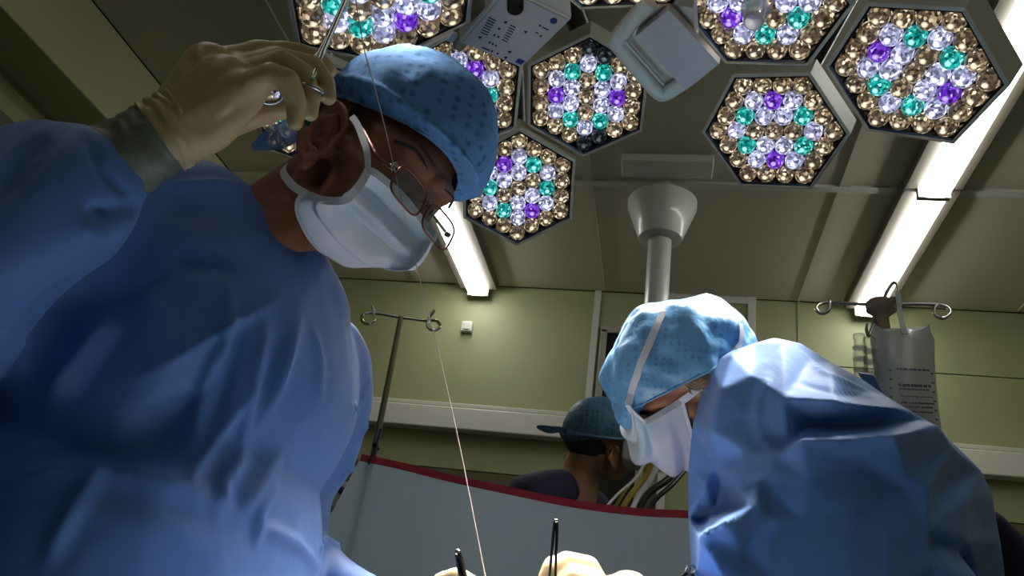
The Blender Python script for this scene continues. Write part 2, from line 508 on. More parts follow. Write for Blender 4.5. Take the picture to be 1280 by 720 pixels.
def relief(me, pts, edges, scale=0.001):
    """flat-sided cloth folds: heights (mm) at photo points, straight between them, along the surface normal"""
    P2 = [Vector((p[0], p[1])) for p in pts]; H = [p[2] for p in pts]
    vo, eo, fo, ov, oe, of = delaunay_2d_cdt(P2, edges, [], 0, 1e-3)
    hh = [H[o[0]] if o else 0.0 for o in ov]
    v = get_v(me); n = get_n(me)
    px, py, dz = project(v)
    tc = np.array(CAM)[None] - v; tc /= np.linalg.norm(tc, axis=1)[:, None]
    fac = np.clip(((n * tc).sum(1) - 0.08) / 0.35, 0, 1)
    off = np.zeros(len(v))
    for t in fo:
        a, b, c = [vo[i] for i in t]; ha, hb, hc = [hh[i] for i in t]
        den = (b.y - c.y) * (a.x - c.x) + (c.x - b.x) * (a.y - c.y)
        if abs(den) < 1e-9: continue
        l1 = ((b.y - c.y) * (px - c.x) + (c.x - b.x) * (py - c.y)) / den
        l2 = ((c.y - a.y) * (px - c.x) + (a.x - c.x) * (py - c.y)) / den
        l3 = 1 - l1 - l2
        k = (l1 >= -1e-6) & (l2 >= -1e-6) & (l3 >= -1e-6)
        off[k] = (l1 * ha + l2 * hb + l3 * hc)[k]
    set_v(me, v + n * (off * fac * scale)[:, None])

def rumple(me, amp, scale, stretch=(1, 1, 1), seed=0.0):
    v = get_v(me); n = get_n(me)
    off = np.array([noise.noise(Vector((x * scale * stretch[0] + seed, y * scale * stretch[1], z * scale * stretch[2]))) for x, y, z in v])
    set_v(me, v + n * (off * amp)[:, None])

def crumple(me, amp, scale, stretch=(1, 1, 1), seed=0.0, oct=2):
    """sharp-ridged random creases, as in stiff non-woven cloth"""
    v = get_v(me); n = get_n(me); off = np.zeros(len(v))
    a = amp; sc_ = scale
    for k in range(oct):
        off += a * np.array([0.35 - abs(noise.noise(Vector((x * sc_ * stretch[0] + seed + 9 * k, y * sc_ * stretch[1], z * sc_ * stretch[2])))) for x, y, z in v])
        a *= 0.5; sc_ *= 2.1
    set_v(me, v + n * off[:, None])

def drop_on(o, pts, lift=0.002):
    """photo points laid onto an object's surface"""
    me = o.data
    bv = BVHTree.FromPolygons([tuple(q.co) for q in me.vertices], [tuple(p.vertices) for p in me.polygons])
    out = []; nn = []
    for x, y in pts:
        loc, nr, _, _ = bv.ray_cast(CAM, ray(x, y).normalized())
        if loc is not None:
            if nr.dot(CAM - loc) < 0: nr = -nr
            out.append(loc + nr * lift); nn.append(nr)
    return out, nn

def tuck(o, covers, center, gap=0.004, reach=0.2):
    """keep skin under what covers it: draw in vertices that would stand out through a mask or a cap"""
    me = o.data; v = get_v(me); c = np.array(center)
    idx = np.where(np.linalg.norm(v - c, axis=1) < reach)[0]
    for cv in covers:
        bv = BVHTree.FromPolygons([tuple(q.co) for q in cv.data.vertices], [tuple(p.vertices) for p in cv.data.polygons])
        for i in idx:
            d = Vector(v[i] - c); ln = d.length; d /= ln
            hit = bv.ray_cast(center, d, ln + gap)
            if hit[0] is not None: v[i] = c + np.array(d) * max(0.01, hit[3] - gap)
    set_v(me, v)

def ribbon(pts, width, normal_hint, thick=0.0012):
    """flat strap along points, lying against normal_hint (vector or list of vectors)"""
    g = G(); pts = [Vector(p) for p in pts]; n = len(pts); v = []
    for i, p in enumerate(pts):
        t = (pts[min(i + 1, n - 1)] - pts[max(i - 1, 0)]).normalized()
        h = normal_hint[i] if isinstance(normal_hint, list) else normal_hint
        h = Vector(h); h = (h - t * h.dot(t)).normalized(); s = t.cross(h)
        wd = width[i] if hasattr(width, '__len__') else width
        v += [p - s * wd / 2, p + s * wd / 2, p + s * wd / 2 + h * thick, p - s * wd / 2 + h * thick]
    f = [(0, 1, 2, 3)]
    for i in range(n - 1):
        for j in range(4):
            j2 = (j + 1) % 4; f.append((i * 4 + j, i * 4 + j2, i * 4 + 4 + j2, i * 4 + 4 + j))
    f.append(tuple(n * 4 - 4 + j for j in (3, 2, 1, 0)))
    g.add(v, f); return g

def spline(pts, n):
    """smooth curve through points (Catmull-Rom)"""
    pts = [Vector(p) for p in pts]; out = []
    m = len(pts) - 1
    for k in range(n):
        t = k / (n - 1) * m; i = min(int(t), m - 1); t -= i
        p0, p1, p2, p3 = pts[max(i - 1, 0)], pts[i], pts[i + 1], pts[min(i + 2, m)]
        out.append(0.5 * ((2 * p1) + (p2 - p0) * t + (2 * p0 - 5 * p1 + 4 * p2 - p3) * t * t + (3 * p1 - p0 - 3 * p2 + p3) * t ** 3))
    return out

# ------------------------------------------------------------------ the room
H = 2.75; Y_BACK = 3.55; X_L = -2.01; X_R = 2.05; Y_REAR = -1.7

def struct(o):
    o['kind'] = 'structure'; return o

struct(G().box((0.02, 0.92, -0.03), (4.3, 5.5, 0.06)).obj('floor', 'floor_vinyl'))
# back wall: backing, then panels, cover strips
wall_back = struct(G().box((0.02, Y_BACK + 0.08, H / 2), (4.3, 0.1, H + 0.1)).obj('wall_back', 'wall_lower'))
xs1 = on_y(743, 420, Y_BACK).x; xs2 = on_y(999, 400, Y_BACK).x
z_low = on_y(580, 588, Y_BACK).z; z_join = on_y(1225, 470, Y_BACK).z
z_rail_top = on_y(700, 520, Y_BACK - 0.06).z; z_rail_bot = on_y(700, 548, Y_BACK - 0.06).z

def wall_panel(x0, x1, z0, z1, m):
    G().box(((x0 + x1) / 2, Y_BACK + 0.015, (z0 + z1) / 2), (x1 - x0 - 0.004, 0.03, z1 - z0 - 0.004), bevel=0.002).obj('wall_panel', m, wall_back)
for x0, x1, cuts in ((X_L, xs1, [z_low]), (xs1, xs2, [z_low]), (xs2, X_R, [z_low, z_join])):
    zz = [0.0] + cuts + [H]
    for k in range(len(zz) - 1):
        wall_panel(x0, x1, zz[k], zz[k + 1], 'wall_lower' if k == 0 else 'wall_green')
struct(G().box((xs1, Y_BACK - 0.006, H / 2), (0.03, 0.012, H)).obj('trim_1', 'trim_white'))
struct(G().box((xs2, Y_BACK - 0.003, H / 2), (0.016, 0.006, H)).obj('trim_2', 'wall_green'))
# service rail along the back wall
g = G().box(((X_L + X_R) / 2, Y_BACK - 0.035, (z_rail_top + z_rail_bot) / 2), (X_R - X_L, 0.07, z_rail_top - z_rail_bot), bevel=0.006)
rail = struct(g.obj('trim_3', 'rail_white'))
G().box(((X_L + X_R) / 2, Y_BACK - 0.03, z_rail_top + 0.012), (X_R - X_L, 0.06, 0.02), bevel=0.004).obj('rail_lip', 'trim_white', rail)
# dark glazed opening and the pale door frame beside it
zt = on_y(760, 414, Y_BACK).z; xl = on_y(757, 430, Y_BACK).x; xr = on_y(806, 430, Y_BACK).x
win = struct(G().box(((xl + xr) / 2, Y_BACK - 0.004, (zt + 1.0) / 2), (xr - xl, 0.008, zt - 1.0)).obj('window_1', 'dark_opening'))
for c, s in ((((xl + xr) / 2, Y_BACK - 0.012, zt), (xr - xl + 0.05, 0.024, 0.03)), ((xl - 0.01, Y_BACK - 0.012, (zt + 1) / 2), (0.03, 0.024, zt - 1)),
             ((xr + 0.01, Y_BACK - 0.012, (zt + 1) / 2), (0.03, 0.024, zt - 1))):
    G().box(c, s, bevel=0.003).obj('window_frame', 'frame_grey', win)
zt = on_y(900, 374, Y_BACK).z; xl = on_y(838, 385, Y_BACK).x; xr = on_y(939, 390, Y_BACK).x
door = struct(G().box(((xl + xr) / 2, Y_BACK - 0.005, zt / 2), (xr - xl, 0.01, zt)).obj('door_1', 'wall_green'))
for c, s in ((((xl + xr) / 2, Y_BACK - 0.012, zt - 0.01), (xr - xl + 0.04, 0.024, 0.035)), ((xl, Y_BACK - 0.0125, zt / 2), (0.035, 0.025, zt + 0.02)),
             ((xr, Y_BACK - 0.0125, zt / 2), (0.035, 0.025, zt + 0.02))):
    G().box(c, s, bevel=0.003).obj('door_frame', 'trim_white', door)
# side and rear walls
wl = struct(G().box((X_L - 0.05, 0.92, H / 2), (0.1, 5.5, H + 0.1)).obj('wall_left', 'wall_green'))
struct(G().box((X_R + 0.05, 0.92, H / 2), (0.1, 5.5, H + 0.1)).obj('wall_right', 'wall_green'))
struct(G().box((0.02, Y_REAR - 0.05, H / 2), (4.3, 0.1, H + 0.1)).obj('wall_rear', 'wall_green'))
# boxed-in duct under the ceiling along the left wall, and a ledge below it
zd = on_x(60, 70, -1.8).z
G().box((-1.905, 0.92, (H + zd) / 2), (0.21, 5.3, H - zd), bevel=0.004).obj('duct_box', 'bulkhead', wl)
zl = on_x(10, 148, -1.97).z
G().box((-1.985, 0.92, zl - 0.06), (0.05, 5.3, 0.12), bevel=0.004).obj('wall_ledge', 'batten', wl)
# ceiling: slab, panels, cover strips
ceil = struct(G().box((0.02, 0.92, H + 0.08), (4.3, 5.5, 0.1)).obj('ceiling', 'batten'))
XJ = [-1.8, -1.24, -0.335, 0.572, 1.479, X_R]; YJ = [Y_REAR, -1.15, 0.1, 1.35, 2.6, Y_BACK]
for i in range(5):
    for j in range(5):
        G().box(((XJ[i] + XJ[i + 1]) / 2, (YJ[j] + YJ[j + 1]) / 2, H + 0.015),
                (XJ[i + 1] - XJ[i] - 0.006, YJ[j + 1] - YJ[j] - 0.006, 0.03), bevel=0.003).obj('ceiling_panel', 'ceiling_panel', ceil)
for x in XJ[1:-1]:
    G().box((x, 0.92, H - 0.004), (0.035, 5.2, 0.008)).obj('cover_strip', 'ceiling_panel', ceil)
for y in YJ[1:-1]:
    G().box((0.12, y, H - 0.005), (3.8, 0.035, 0.010)).obj('cover_strip', 'trim_white' if y == 2.6 else 'ceiling_panel', ceil)

# fluorescent ceiling lights, two rows
def tube_light(x, y0, y1, label, m):
    t = thing('ceiling_light', (x, (y0 + y1) / 2, H), label, 'ceiling light', 'fluorescent ceiling lights')
    yc = (y0 + y1) / 2; ln = y1 - y0
    G().box((x, yc, H - 0.022), (0.19, ln - 0.01, 0.044), bevel=0.006).obj('housing', 'batten', t)
    pr = [(-0.05, H - 0.045), (-0.046, H - 0.068), (-0.025, H - 0.08), (0.025, H - 0.08), (0.046, H - 0.068), (0.05, H - 0.045)]
    g = G().prism([(x + a, y0 + 0.012, z) for a, z in pr], (0, 1, 0), ln - 0.024); g.obj('diffuser', m, t)
    for yy in (y0 + 0.009, y1 - 0.009):
        G().box((x, yy, H - 0.062), (0.104, 0.008, 0.036), bevel=0.003).obj('end_cap', 'trim_white', t)
XT_R = on_z(1100, 362, H - 0.06).x; XT_L = on_z(592, 352, H - 0.06).x
yj = on_z(1165, 243, H - 0.06).y
tube_light(XT_R, yj, Y_BACK - 0.04, 'fluorescent ceiling light above the hanging fluid bag, ending at the green wall', 'tube')
tube_light(XT_R, yj - 1.25, yj, 'fluorescent ceiling light at the upper right edge, beside the lamp modules', 'tube')
tube_light(XT_L, yj, Y_BACK - 0.04, 'fluorescent ceiling light in front of the spectacles of the left surgeon', 'tube')

for k in (1, 2):  # unseen fixtures added to lift the ambient light
    pl = ('just behind the surgical lights', 'at the rear wall')[k - 1]
    tube_light(XT_R, yj - 1.25 * (k + 1), yj - 1.25 * k, 'unseen fluorescent ceiling light added as fill in the right row ' + pl, 'tube_rear_fill')
    tube_light(XT_L, yj - 1.25 * (k + 1), yj - 1.25 * k, 'unseen fluorescent ceiling light added as fill in the left row ' + pl, 'tube_rear_fill')

# ceiling column with flared collar
cp = on_z(829, 236, H)
t = thing('ceiling_column', (cp.x, cp.y, H), 'white ceiling column with a flared collar behind the right surgeon', 'ceiling column')
pa, pb = on_z(776, 200, H - 0.03), on_z(890, 224, H - 0.03)
G().box(((pa.x + pb.x) / 2, (pa.y + pb.y) / 2, H - 0.015), (abs(pb.x - pa.x), abs(pb.y - pa.y), 0.03), bevel=0.004).obj('ceiling_plate', 'column_white', t)
G().lathe((cp.x, cp.y, H), (0, 0, -1), [(0.06, 0), (0.06, 0.045), (0.11, 0.05), (0.126, 0.06), (0.126, 0.085), (0.078, 0.215), (0.062, 0.222), (0.05, 0.222)], 40).obj('collar', 'column_white', t, True, 35)
G().lathe((cp.x, cp.y, H - 0.20), (0, 0, -1), [(0.042, 0), (0.042, 0.72)], 32).obj('tube', 'column_white', t, True, 35)
G().box((cp.x, cp.y, H - 0.98), (0.16, 0.14, 0.14), bevel=0.02).obj('service_head', 'column_white', t, True, 40)

# wall switch
sw = on_y(584, 409, Y_BACK - 0.012)
t = thing('wall_switch', (sw.x, Y_BACK - 0.012, sw.z), 'small white wall switch box on the green back wall', 'switch')
G().box((sw.x, Y_BACK - 0.014, sw.z), (0.052, 0.028, 0.052), bevel=0.004).obj('housing', 'switch_white', t)
G().box((sw.x, Y_BACK - 0.03, sw.z), (0.036, 0.006, 0.036), bevel=0.002).obj('rocker', 'trim_white', t)

# ------------------------------------------------------------------ surgical lights
FIELD = P(672, 770, 0.80)                 # where the beams meet
R_MOD = 0.128                             # hexagon, centre to corner
LENS_R = 0.0165
lens_meshes = {}
def lens_mesh(kind):
    if kind not in lens_meshes:
        prof = [(1.0, -0.35), (1.0, 0.05), (0.93, 0.42), (0.74, 0.72), (0.42, 0.93), (0.12, 1.0)]
        g = G(); g.lathe((0, 0, 0), (0, 0, 1), [(r * LENS_R, h * LENS_R) for r, h in prof], 12)
        me = g.mesh('lens'); me.polygons.foreach_set('use_smooth', [True] * len(me.polygons))
        me.materials.append(MATS['lens_' + kind]); lens_meshes[kind] = me
    return lens_meshes[kind]

ROWS = ['gggg', 'gwvwg', 'gtwwtg', 'gwgggwg', 'gtwwtg', 'gwvwg', 'gggg']
KIND = {'g': 'gold', 'w': 'white', 't': 'teal', 'v': 'violet', 'd': 'unlit'}

def module(root, cpx, corner, vpx, unlit=(), hub=None, thick=0.05, focus=None):
    """one hexagonal LED module: its pixel gives the direction, its usual size the distance"""
    d = 1.2
    for _ in range(6):
        c = P(cpx[0], cpx[1], d)
        n = ((focus or FIELD) - c).normalized()
        r = ray(*corner); k = CAM + r * ((c - CAM).dot(n) / r.dot(n))
        d *= R_MOD / (k - c).length
    c = P(cpx[0], cpx[1], d); n = ((focus or FIELD) - c).normalized()
    r = ray(*corner); k = CAM + r * ((c - CAM).dot(n) / r.dot(n))
    a = (k - c).normalized(); b = n.cross(a)
    # axis of the violet pair: the edge middle nearest to the pixel seen
    r = ray(*vpx); q = CAM + r * ((c - CAM).dot(n) / r.dot(n)) - c
    best = max(range(6), key=lambda i: (a * math.cos(math.radians(30 + 60 * i)) + b * math.sin(math.radians(30 + 60 * i))).dot(q))
    an = math.radians(30 + 60 * best)
    V = a * math.cos(an) + b * math.sin(an); U = V.cross(n)
    hexa = lambda rad, h: [c + n * h + (a * math.cos(math.radians(60 * i)) + b * math.sin(math.radians(60 * i))) * rad for i in range(6)]
    # shell: back, outer wall, rim, inner wall, floor
    rings = [(R_MOD * 0.90, -thick * 1.3), (R_MOD * 1.04, -thick), (R_MOD * 1.03, 0.004), (R_MOD * 0.985, 0.007), (R_MOD * 0.975, 0.004)]
    g = G(); v = []; f = []
    for rad, h in rings: v += hexa(rad, h)
    for i in range(len(rings) - 1):
        for j in range(6):
            j2 = (j + 1) % 6; f.append((i * 6 + j, i * 6 + j2, i * 6 + 6 + j2, i * 6 + 6 + j))
    f.append((5, 4, 3, 2, 1, 0)); g.add(v, f)
    me = bpy.data.meshes.new('lamp_module'); me.from_pydata([tuple(x) for x in g.v], [], g.f)
    bm = bmesh.new(); bm.from_mesh(me); bmesh.ops.recalc_face_normals(bm, faces=bm.faces); bm.to_mesh(me); bm.free()
    mo = link('lamp_module', me, 'lamp_shell', root)
    g = G(); v = hexa(R_MOD * 0.978, 0.0045) + hexa(R_MOD * 0.945, 0.003) + hexa(R_MOD * 0.92, -0.018)
    f = [(i * 6 + j, i * 6 + (j + 1) % 6, i * 6 + 6 + (j + 1) % 6, i * 6 + 6 + j) for i in range(2) for j in range(6)] + [(12, 13, 14, 15, 16, 17)]
    g.add(v, f).obj('tray', 'lamp_bowl', mo)
    sp = R_MOD * 0.266
    idx = 0
    for ri, row in enumerate(ROWS):
        y = (3 - ri) * sp * 0.866
        for ci, ch in enumerate(row):
            x = (ci - (len(row) - 1) / 2) * sp
            kind = 'unlit' if (ri, ci) in unlit else KIND[ch]
            o = link('lens', lens_mesh(kind), None, mo)
            pos = c + U * x + V * y - n * 0.004
            M = Matrix((( *U, 0), (*V, 0), (*n, 0), (0, 0, 0, 1))).transposed()
            o.matrix_basis = Matrix.Translation(pos) @ M
            idx += 1
    # the beam itself
    ld = bpy.data.lights.new('beam', 'SPOT'); ld.energy = BEAM_POWER; ld.spot_size = math.radians(31); ld.spot_blend = 0.9
    ld.shadow_soft_size = 0.09; ld.color = (1.0, 0.97, 0.93)
    lo = link('beam', ld, None, mo)
    z = -n; x = a; y = z.cross(x)
    lo.matrix_basis = Matrix.Translation(c + n * 0.03) @ Matrix(((*x, 0), (*y, 0), (*z, 0), (0, 0, 0, 1))).transposed()
    if hub is not None:
        bk = c - n * (thick * 0.8)
        G().tube(spline([bk, bk - n * 0.14, hub * 0.5 + (bk - n * 0.2) * 0.5, hub], 12), 0.024, 10).obj('arm', 'lamp_dark', root, True, 40)
    return c, n, a, b

def carrier(root, hub, n, up_to):
    G().ellip(hub, (0.09, 0.09, 0.05), (n.orthogonal().normalized(), n.cross(n.orthogonal()).normalized(), n), 24, 10).obj('hub', 'lamp_shell', root, True)
    e1 = Vector((up_to[0], up_to[1], hub.z + 0.12))
    G().tube(spline([hub, hub + Vector((0, 0, 0.10)), (hub + e1) / 2 + Vector((0, 0, 0.06)), e1, Vector((up_to[0], up_to[1], H - 0.05))], 24), 0.028, 14).obj('suspension_arm', 'lamp_shell', root, True, 50)
    G().lathe((up_to[0], up_to[1], H), (0, 0, -1), [(0.10, 0), (0.10, 0.03), (0.05, 0.08), (0.028, 0.08)], 28).obj('ceiling_flange', 'lamp_shell', root, True, 40)

hubL = P(640, 40, 1.18) - (FIELD - P(640, 40, 1.18)).normalized() * 0.42
LL = thing('surgical_light', hubL, 'surgical light with the control panel, glowing above the left surgeon', 'surgical light', 'surgical lights')
mods = []
for c, k, v, un in (((479, -2), (481, 84), (501, 37), ()),
                    ((572, 120), (643, 158), (590, 95), ()),
                    ((733, 122), (801, 162), (695, 121), ((3, 0), (4, 0), (3, 6), (4, 5))),
                    ((648, 236), (713, 272), (630, 210), ()),
                    ((391, 140), (329, 184), (424, 95), ()),
                    ((772, -66), (722, 14), (735, -80), ())):
    mods.append(module(LL, c, k, v, un, hubL))
carrier(LL, hubL, mods[1][1], (hubL.x - 0.35, hubL.y + 0.1))
hubR = P(1030, 60, 1.15) - (FIELD - P(1030, 60, 1.15)).normalized() * 0.40
RL = thing('surgical_light', hubR, 'surgical light with the pull handle, glowing above the right surgeon', 'surgical light', 'surgical lights')
modr = []
for c, k, v, un in (((953, 4), (1010, 78), (909, 20), ()),
                    ((1141, 92), (1260, 104), (1093, 64), ()),
                    ((967, 165), (1061, 166), (960, 124), ())):
    modr.append(module(RL, c, k, v, un, hubR))
carrier(RL, hubR, modr[0][1], (hubR.x + 0.3, hubR.y - 0.15))

# control panel box on the left light
c1, n1 = mods[2][0], mods[2][1]
def on_plane(px, c, n):
    r = ray(*px); return CAM + r * ((c - CAM).dot(n) / r.dot(n))
pc = P(645, 35, 1.10); pn = (FIELD - pc).normalized()
corn = [on_plane(q, pc, pn) for q in ((577, 56), (656, 89), (712, 19), (633, -14))]
e1 = (corn[1] - corn[0]); e2 = (corn[3] - corn[0]); w1, w2 = e1.length, e2.length
x1 = e1.normalized(); n_p = x1.cross(e2).normalized()
if n_p.dot(pn) < 0: n_p = -n_p
y1 = n_p.cross(x1) if n_p.cross(x1).dot(e2) > 0 else x1.cross(n_p)
cen = (corn[0] + corn[2]) / 2
box = G().box(cen - n_p * 0.03, (w1, w2, 0.06), (x1, y1, n_p), bevel=0.004).obj('control_box', 'lamp_shell', LL)
fc = G().box(cen + n_p * 0.001, (w1 - 0.008, w2 - 0.008, 0.002), (x1, y1, n_p)).obj('panel_face', 'panel_face', box)
def on_panel(px): return on_plane(px, cen + n_p * 0.0025, n_p)
def mark(px, w_, h_, m='panel_print', seg=0, dz=0.0008):
    p = on_panel(px)
    if seg:
        G().lathe(p - n_p * 0.001, n_p, [(w_, 0), (w_, 0.001 + dz)], seg).obj('print_mark', m, box)
    else:
        G().box(p, (w_, h_, dz), (x1, y1, n_p)).obj('print_mark', m, box)
for px in ((632, 28), (657, 40), (600, 47), (637, 65), (632, 72)): mark(px, 0.0030, 0, seg=3)
for px in ((624, 36), (618, 44), (623, 46), (612, 53), (616, 55), (620, 57), (615, 64), (622, 67), (675, 32), (676, 45)): mark(px, 0.0016, 0, seg=8)
for k in range(7): mark((605 + k * 1.7, 42 - k * 3.0), 0.011, 0.0012)
for k in range(7): mark((631 + k * 1.7, 51 - k * 3.0), 0.009, 0.0012)
mark((607, 61), 0.012, 0.002); mark((680, 35), 0.006, 0.0014); mark((671, 41), 0.005, 0.0014); mark((684, 37), 0.004, 0.0014)
mark((692, 26), 0.0048, 0, 'panel_blue', 20); mark((650, 77), 0.0105, 0.0085, 'panel_blue')
kp = on_panel((644, 9))
G().lathe(kp, n_p, [(0.0105, -0.002), (0.0105, 0.004), (0.0085, 0.006), (0.003, 0.0062)], 24).obj('knob', 'knob_black', box, True, 40)
kp2 = on_panel((644, -3))
G().lathe(kp2, n_p, [(0.0105, -0.002), (0.0105, 0.004), (0.0085, 0.006), (0.003, 0.0062)], 24).obj('knob', 'knob_black', box, True, 40)
G().box((kp + kp2) / 2 + n_p * 0.001, (0.021, (kp - kp2).length, 0.006), ((kp - kp2).cross(n_p).normalized(), (kp - kp2).normalized(), n_p)).obj('knob_slot', 'knob_black', box)
# bright metal strip and latch beside the panel
a0, a1 = on_plane((571, 46), cen - n_p * 0.03, n_p), on_plane((611, -6), cen - n_p * 0.03, n_p)
ax = (a1 - a0).normalized()
G().box((a0 + a1) / 2, ((a1 - a0).length, 0.016, 0.05), (ax, n_p.cross(ax), n_p), bevel=0.003).obj('side_rail', 'chrome', LL)
lp = P(565, 46, 1.09)
G().box(lp, (0.010, 0.016, 0.008), (x1, y1, n_p), bevel=0.002).obj('latch', 'lamp_white', LL)

# plate and loop handle between the two lights (belongs to the right light)
hc = P(838, 62, 1.16); hn = (FIELD - hc).normalized()
q = [on_plane(p, hc, hn) for p in ((794, 46), (836, 12), (899, 80), (857, 113))]
plate = G().prism(q, -hn, 0.012).obj('cover_plate', 'panel_face', RL)
lo = [on_plane(p, hc - hn * 0.012, hn) for p in ((812, 2), (781, 36), (772, 50), (775, 60), (812, 104), (824, 116), (832, 117), (868, 92))]
G().tube(spline(lo, 40), 0.0085, 10, flat=1.5, up=hn).obj('loop_handle', 'lamp_shell', RL, True, 50)
li = [on_plane(p, hc - hn * 0.006, hn) for p in ((781, 51), (829, 105))]
G().tube(li, 0.0028, 8).obj('grip_bar', 'lamp_white', RL, True, 50)
q2 = [on_plane(p, hc - hn * 0.02, hn) for p in ((815, 0), (775, 50), (826, 114), (872, 90), (866, 10))]
G().prism(q2, -hn, 0.03).obj('handle_base', 'lamp_shell', RL)
# sterile handle in the middle of the right light
c0, n0 = modr[0][0], modr[0][1]
h0 = on_plane((945, 8), c0, n0); hd = (P(937, 62, 1.0) - h0).normalized()
G().lathe(h0, hd, [(0.022, 0), (0.022, 0.012), (0.0155, 0.02), (0.0145, 0.11), (0.012, 0.116), (0.003, 0.118)], 24).obj('sterile_handle', 'handle_plastic', RL, True, 40)

# ------------------------------------------------------------------ people: shared builders
class Head:
    """head axes: f forward, l to the person's left, u up; origin midway between the ears"""
    def __init__(s, px, py, depth, l, u, size=1.0):
        s.o = P(px, py, depth)
        s.u = cvec(*u).normalized()
        s.l = cvec(*l); s.l = (s.l - s.u * s.l.dot(s.u)).normalized()
        s.f = s.l.cross(s.u).normalized()
        s.k = size
    def at(s, f, l, u): return s.o + (s.f * f + s.l * l + s.u * u) * s.k
    def px(s, x, y, lat):
        """photo pixel on the plane 'lat' metres to the left -> head coordinates"""
        r = ray(x, y); p0 = s.o + s.l * (lat * s.k)
        p = CAM + r * ((p0 - CAM).dot(s.l) / r.dot(s.l)) - s.o
        return (p.dot(s.f) / s.k, lat, p.dot(s.u) / s.k)
    def ax(s): return (s.f, s.l, s.u)

def head_shapes(g, h, side, cr=1.0):
    """skull, face, jaw, nose, brow, lips and the ear on the given side (-1 right, +1 left, 0 both)"""
    A = h.ax(); k = h.k
    E = lambda c, r: g.ellip(h.at(*c), [q * k for q in r], A, 28, 18)
    E((-0.012, 0, 0.045), (0.108 * cr, 0.078, 0.098 * cr))
    E((0.045, 0, 0.01), (0.066, 0.067, 0.07))
    E((0.042, 0, -0.042), (0.050, 0.050, 0.060))
    T = lambda pts, rs: g.chain([h.at(*p) for p in pts], [r * k for r in rs])
    for q in (-1, 1):
        T([(-0.005, q * 0.056, -0.03), (0.000, q * 0.050, -0.070), (0.048, q * 0.022, -0.086), (0.068, 0, -0.088)], [0.015, 0.014, 0.014, 0.015])
        T([(0.03, q * 0.060, -0.010), (0.076, q * 0.042, -0.012)], [0.013, 0.015])
        T([(0.060, q * 0.055, 0.024), (0.094, q * 0.034, 0.024), (0.104, q * 0.012, 0.022)], [0.013, 0.0145, 0.012])
        T([(0.098, q * 0.009, -0.042), (0.100, q * 0.014, -0.043)], [0.009, 0.007])
    T([(0.098, 0, 0.012), (0.106, 0, -0.012), (0.114, 0, -0.038)], [0.011, 0.0105, 0.012])
    T([(0.082, -0.018, -0.066), (0.092, 0, -0.066), (0.082, 0.018, -0.066)], [0.009, 0.010, 0.009])
    T([(0.080, -0.015, -0.076), (0.088, 0, -0.077), (0.080, 0.015, -0.076)], [0.008, 0.010, 0.008])
    for q in ((-1, 1) if side == 0 else (side,) if side < 2 else ()):
        ear(g, h, q)

def ear(g, h, q):
    # plane of the ear: up (v) and back (b), leaning out from the skull
    k = h.k
    def e(v, b, out): return h.at(0.036 - 1.08 * b - 0.10 * v, q * (0.0740 + out + 0.30 * b), -0.023 + 1.15 * v)
    helix = [(-0.004, -0.010, 0.006), (0.006, -0.004, 0.006), (0.020, -0.008, 0.008), (0.033, -0.002, 0.012), (0.039, 0.011, 0.016), (0.034, 0.026, 0.020),
             (0.020, 0.032, 0.022), (0.004, 0.029, 0.020), (-0.012, 0.020, 0.016), (-0.024, 0.010, 0.012)]
    g.tube(spline([e(*p) for p in helix], 40), 0.0040 * k, 8)
    anti = [(0.028, 0.008, 0.010), (0.020, 0.019, 0.014), (0.006, 0.020, 0.015), (-0.008, 0.014, 0.012), (-0.013, 0.004, 0.010)]
    g.tube(spline([e(*p) for p in anti], 24), 0.0040 * k, 8)
    g.chain([e(-0.020, 0.003, 0.007), e(-0.028, 0.004, 0.008)], [0.0075 * k, 0.007 * k])      # lobe
    g.chain([e(-0.003, -0.008, 0.006), e(-0.010, -0.005, 0.006)], [0.0055 * k, 0.005 * k])     # tragus
    # floor of the shell
    rim = [(0.030, 0.012, 0.006), (0.016, 0.024, 0.008), (-0.004, 0.020, 0.007), (-0.018, 0.010, 0.003), (-0.006, -0.004, -0.004), (0.016, -0.004, -0.003)]
    for p in rim: g.chain([e(0.004, 0.008, -0.010), e(p[0], p[1], p[2])], [0.007 * k, 0.0042 * k])

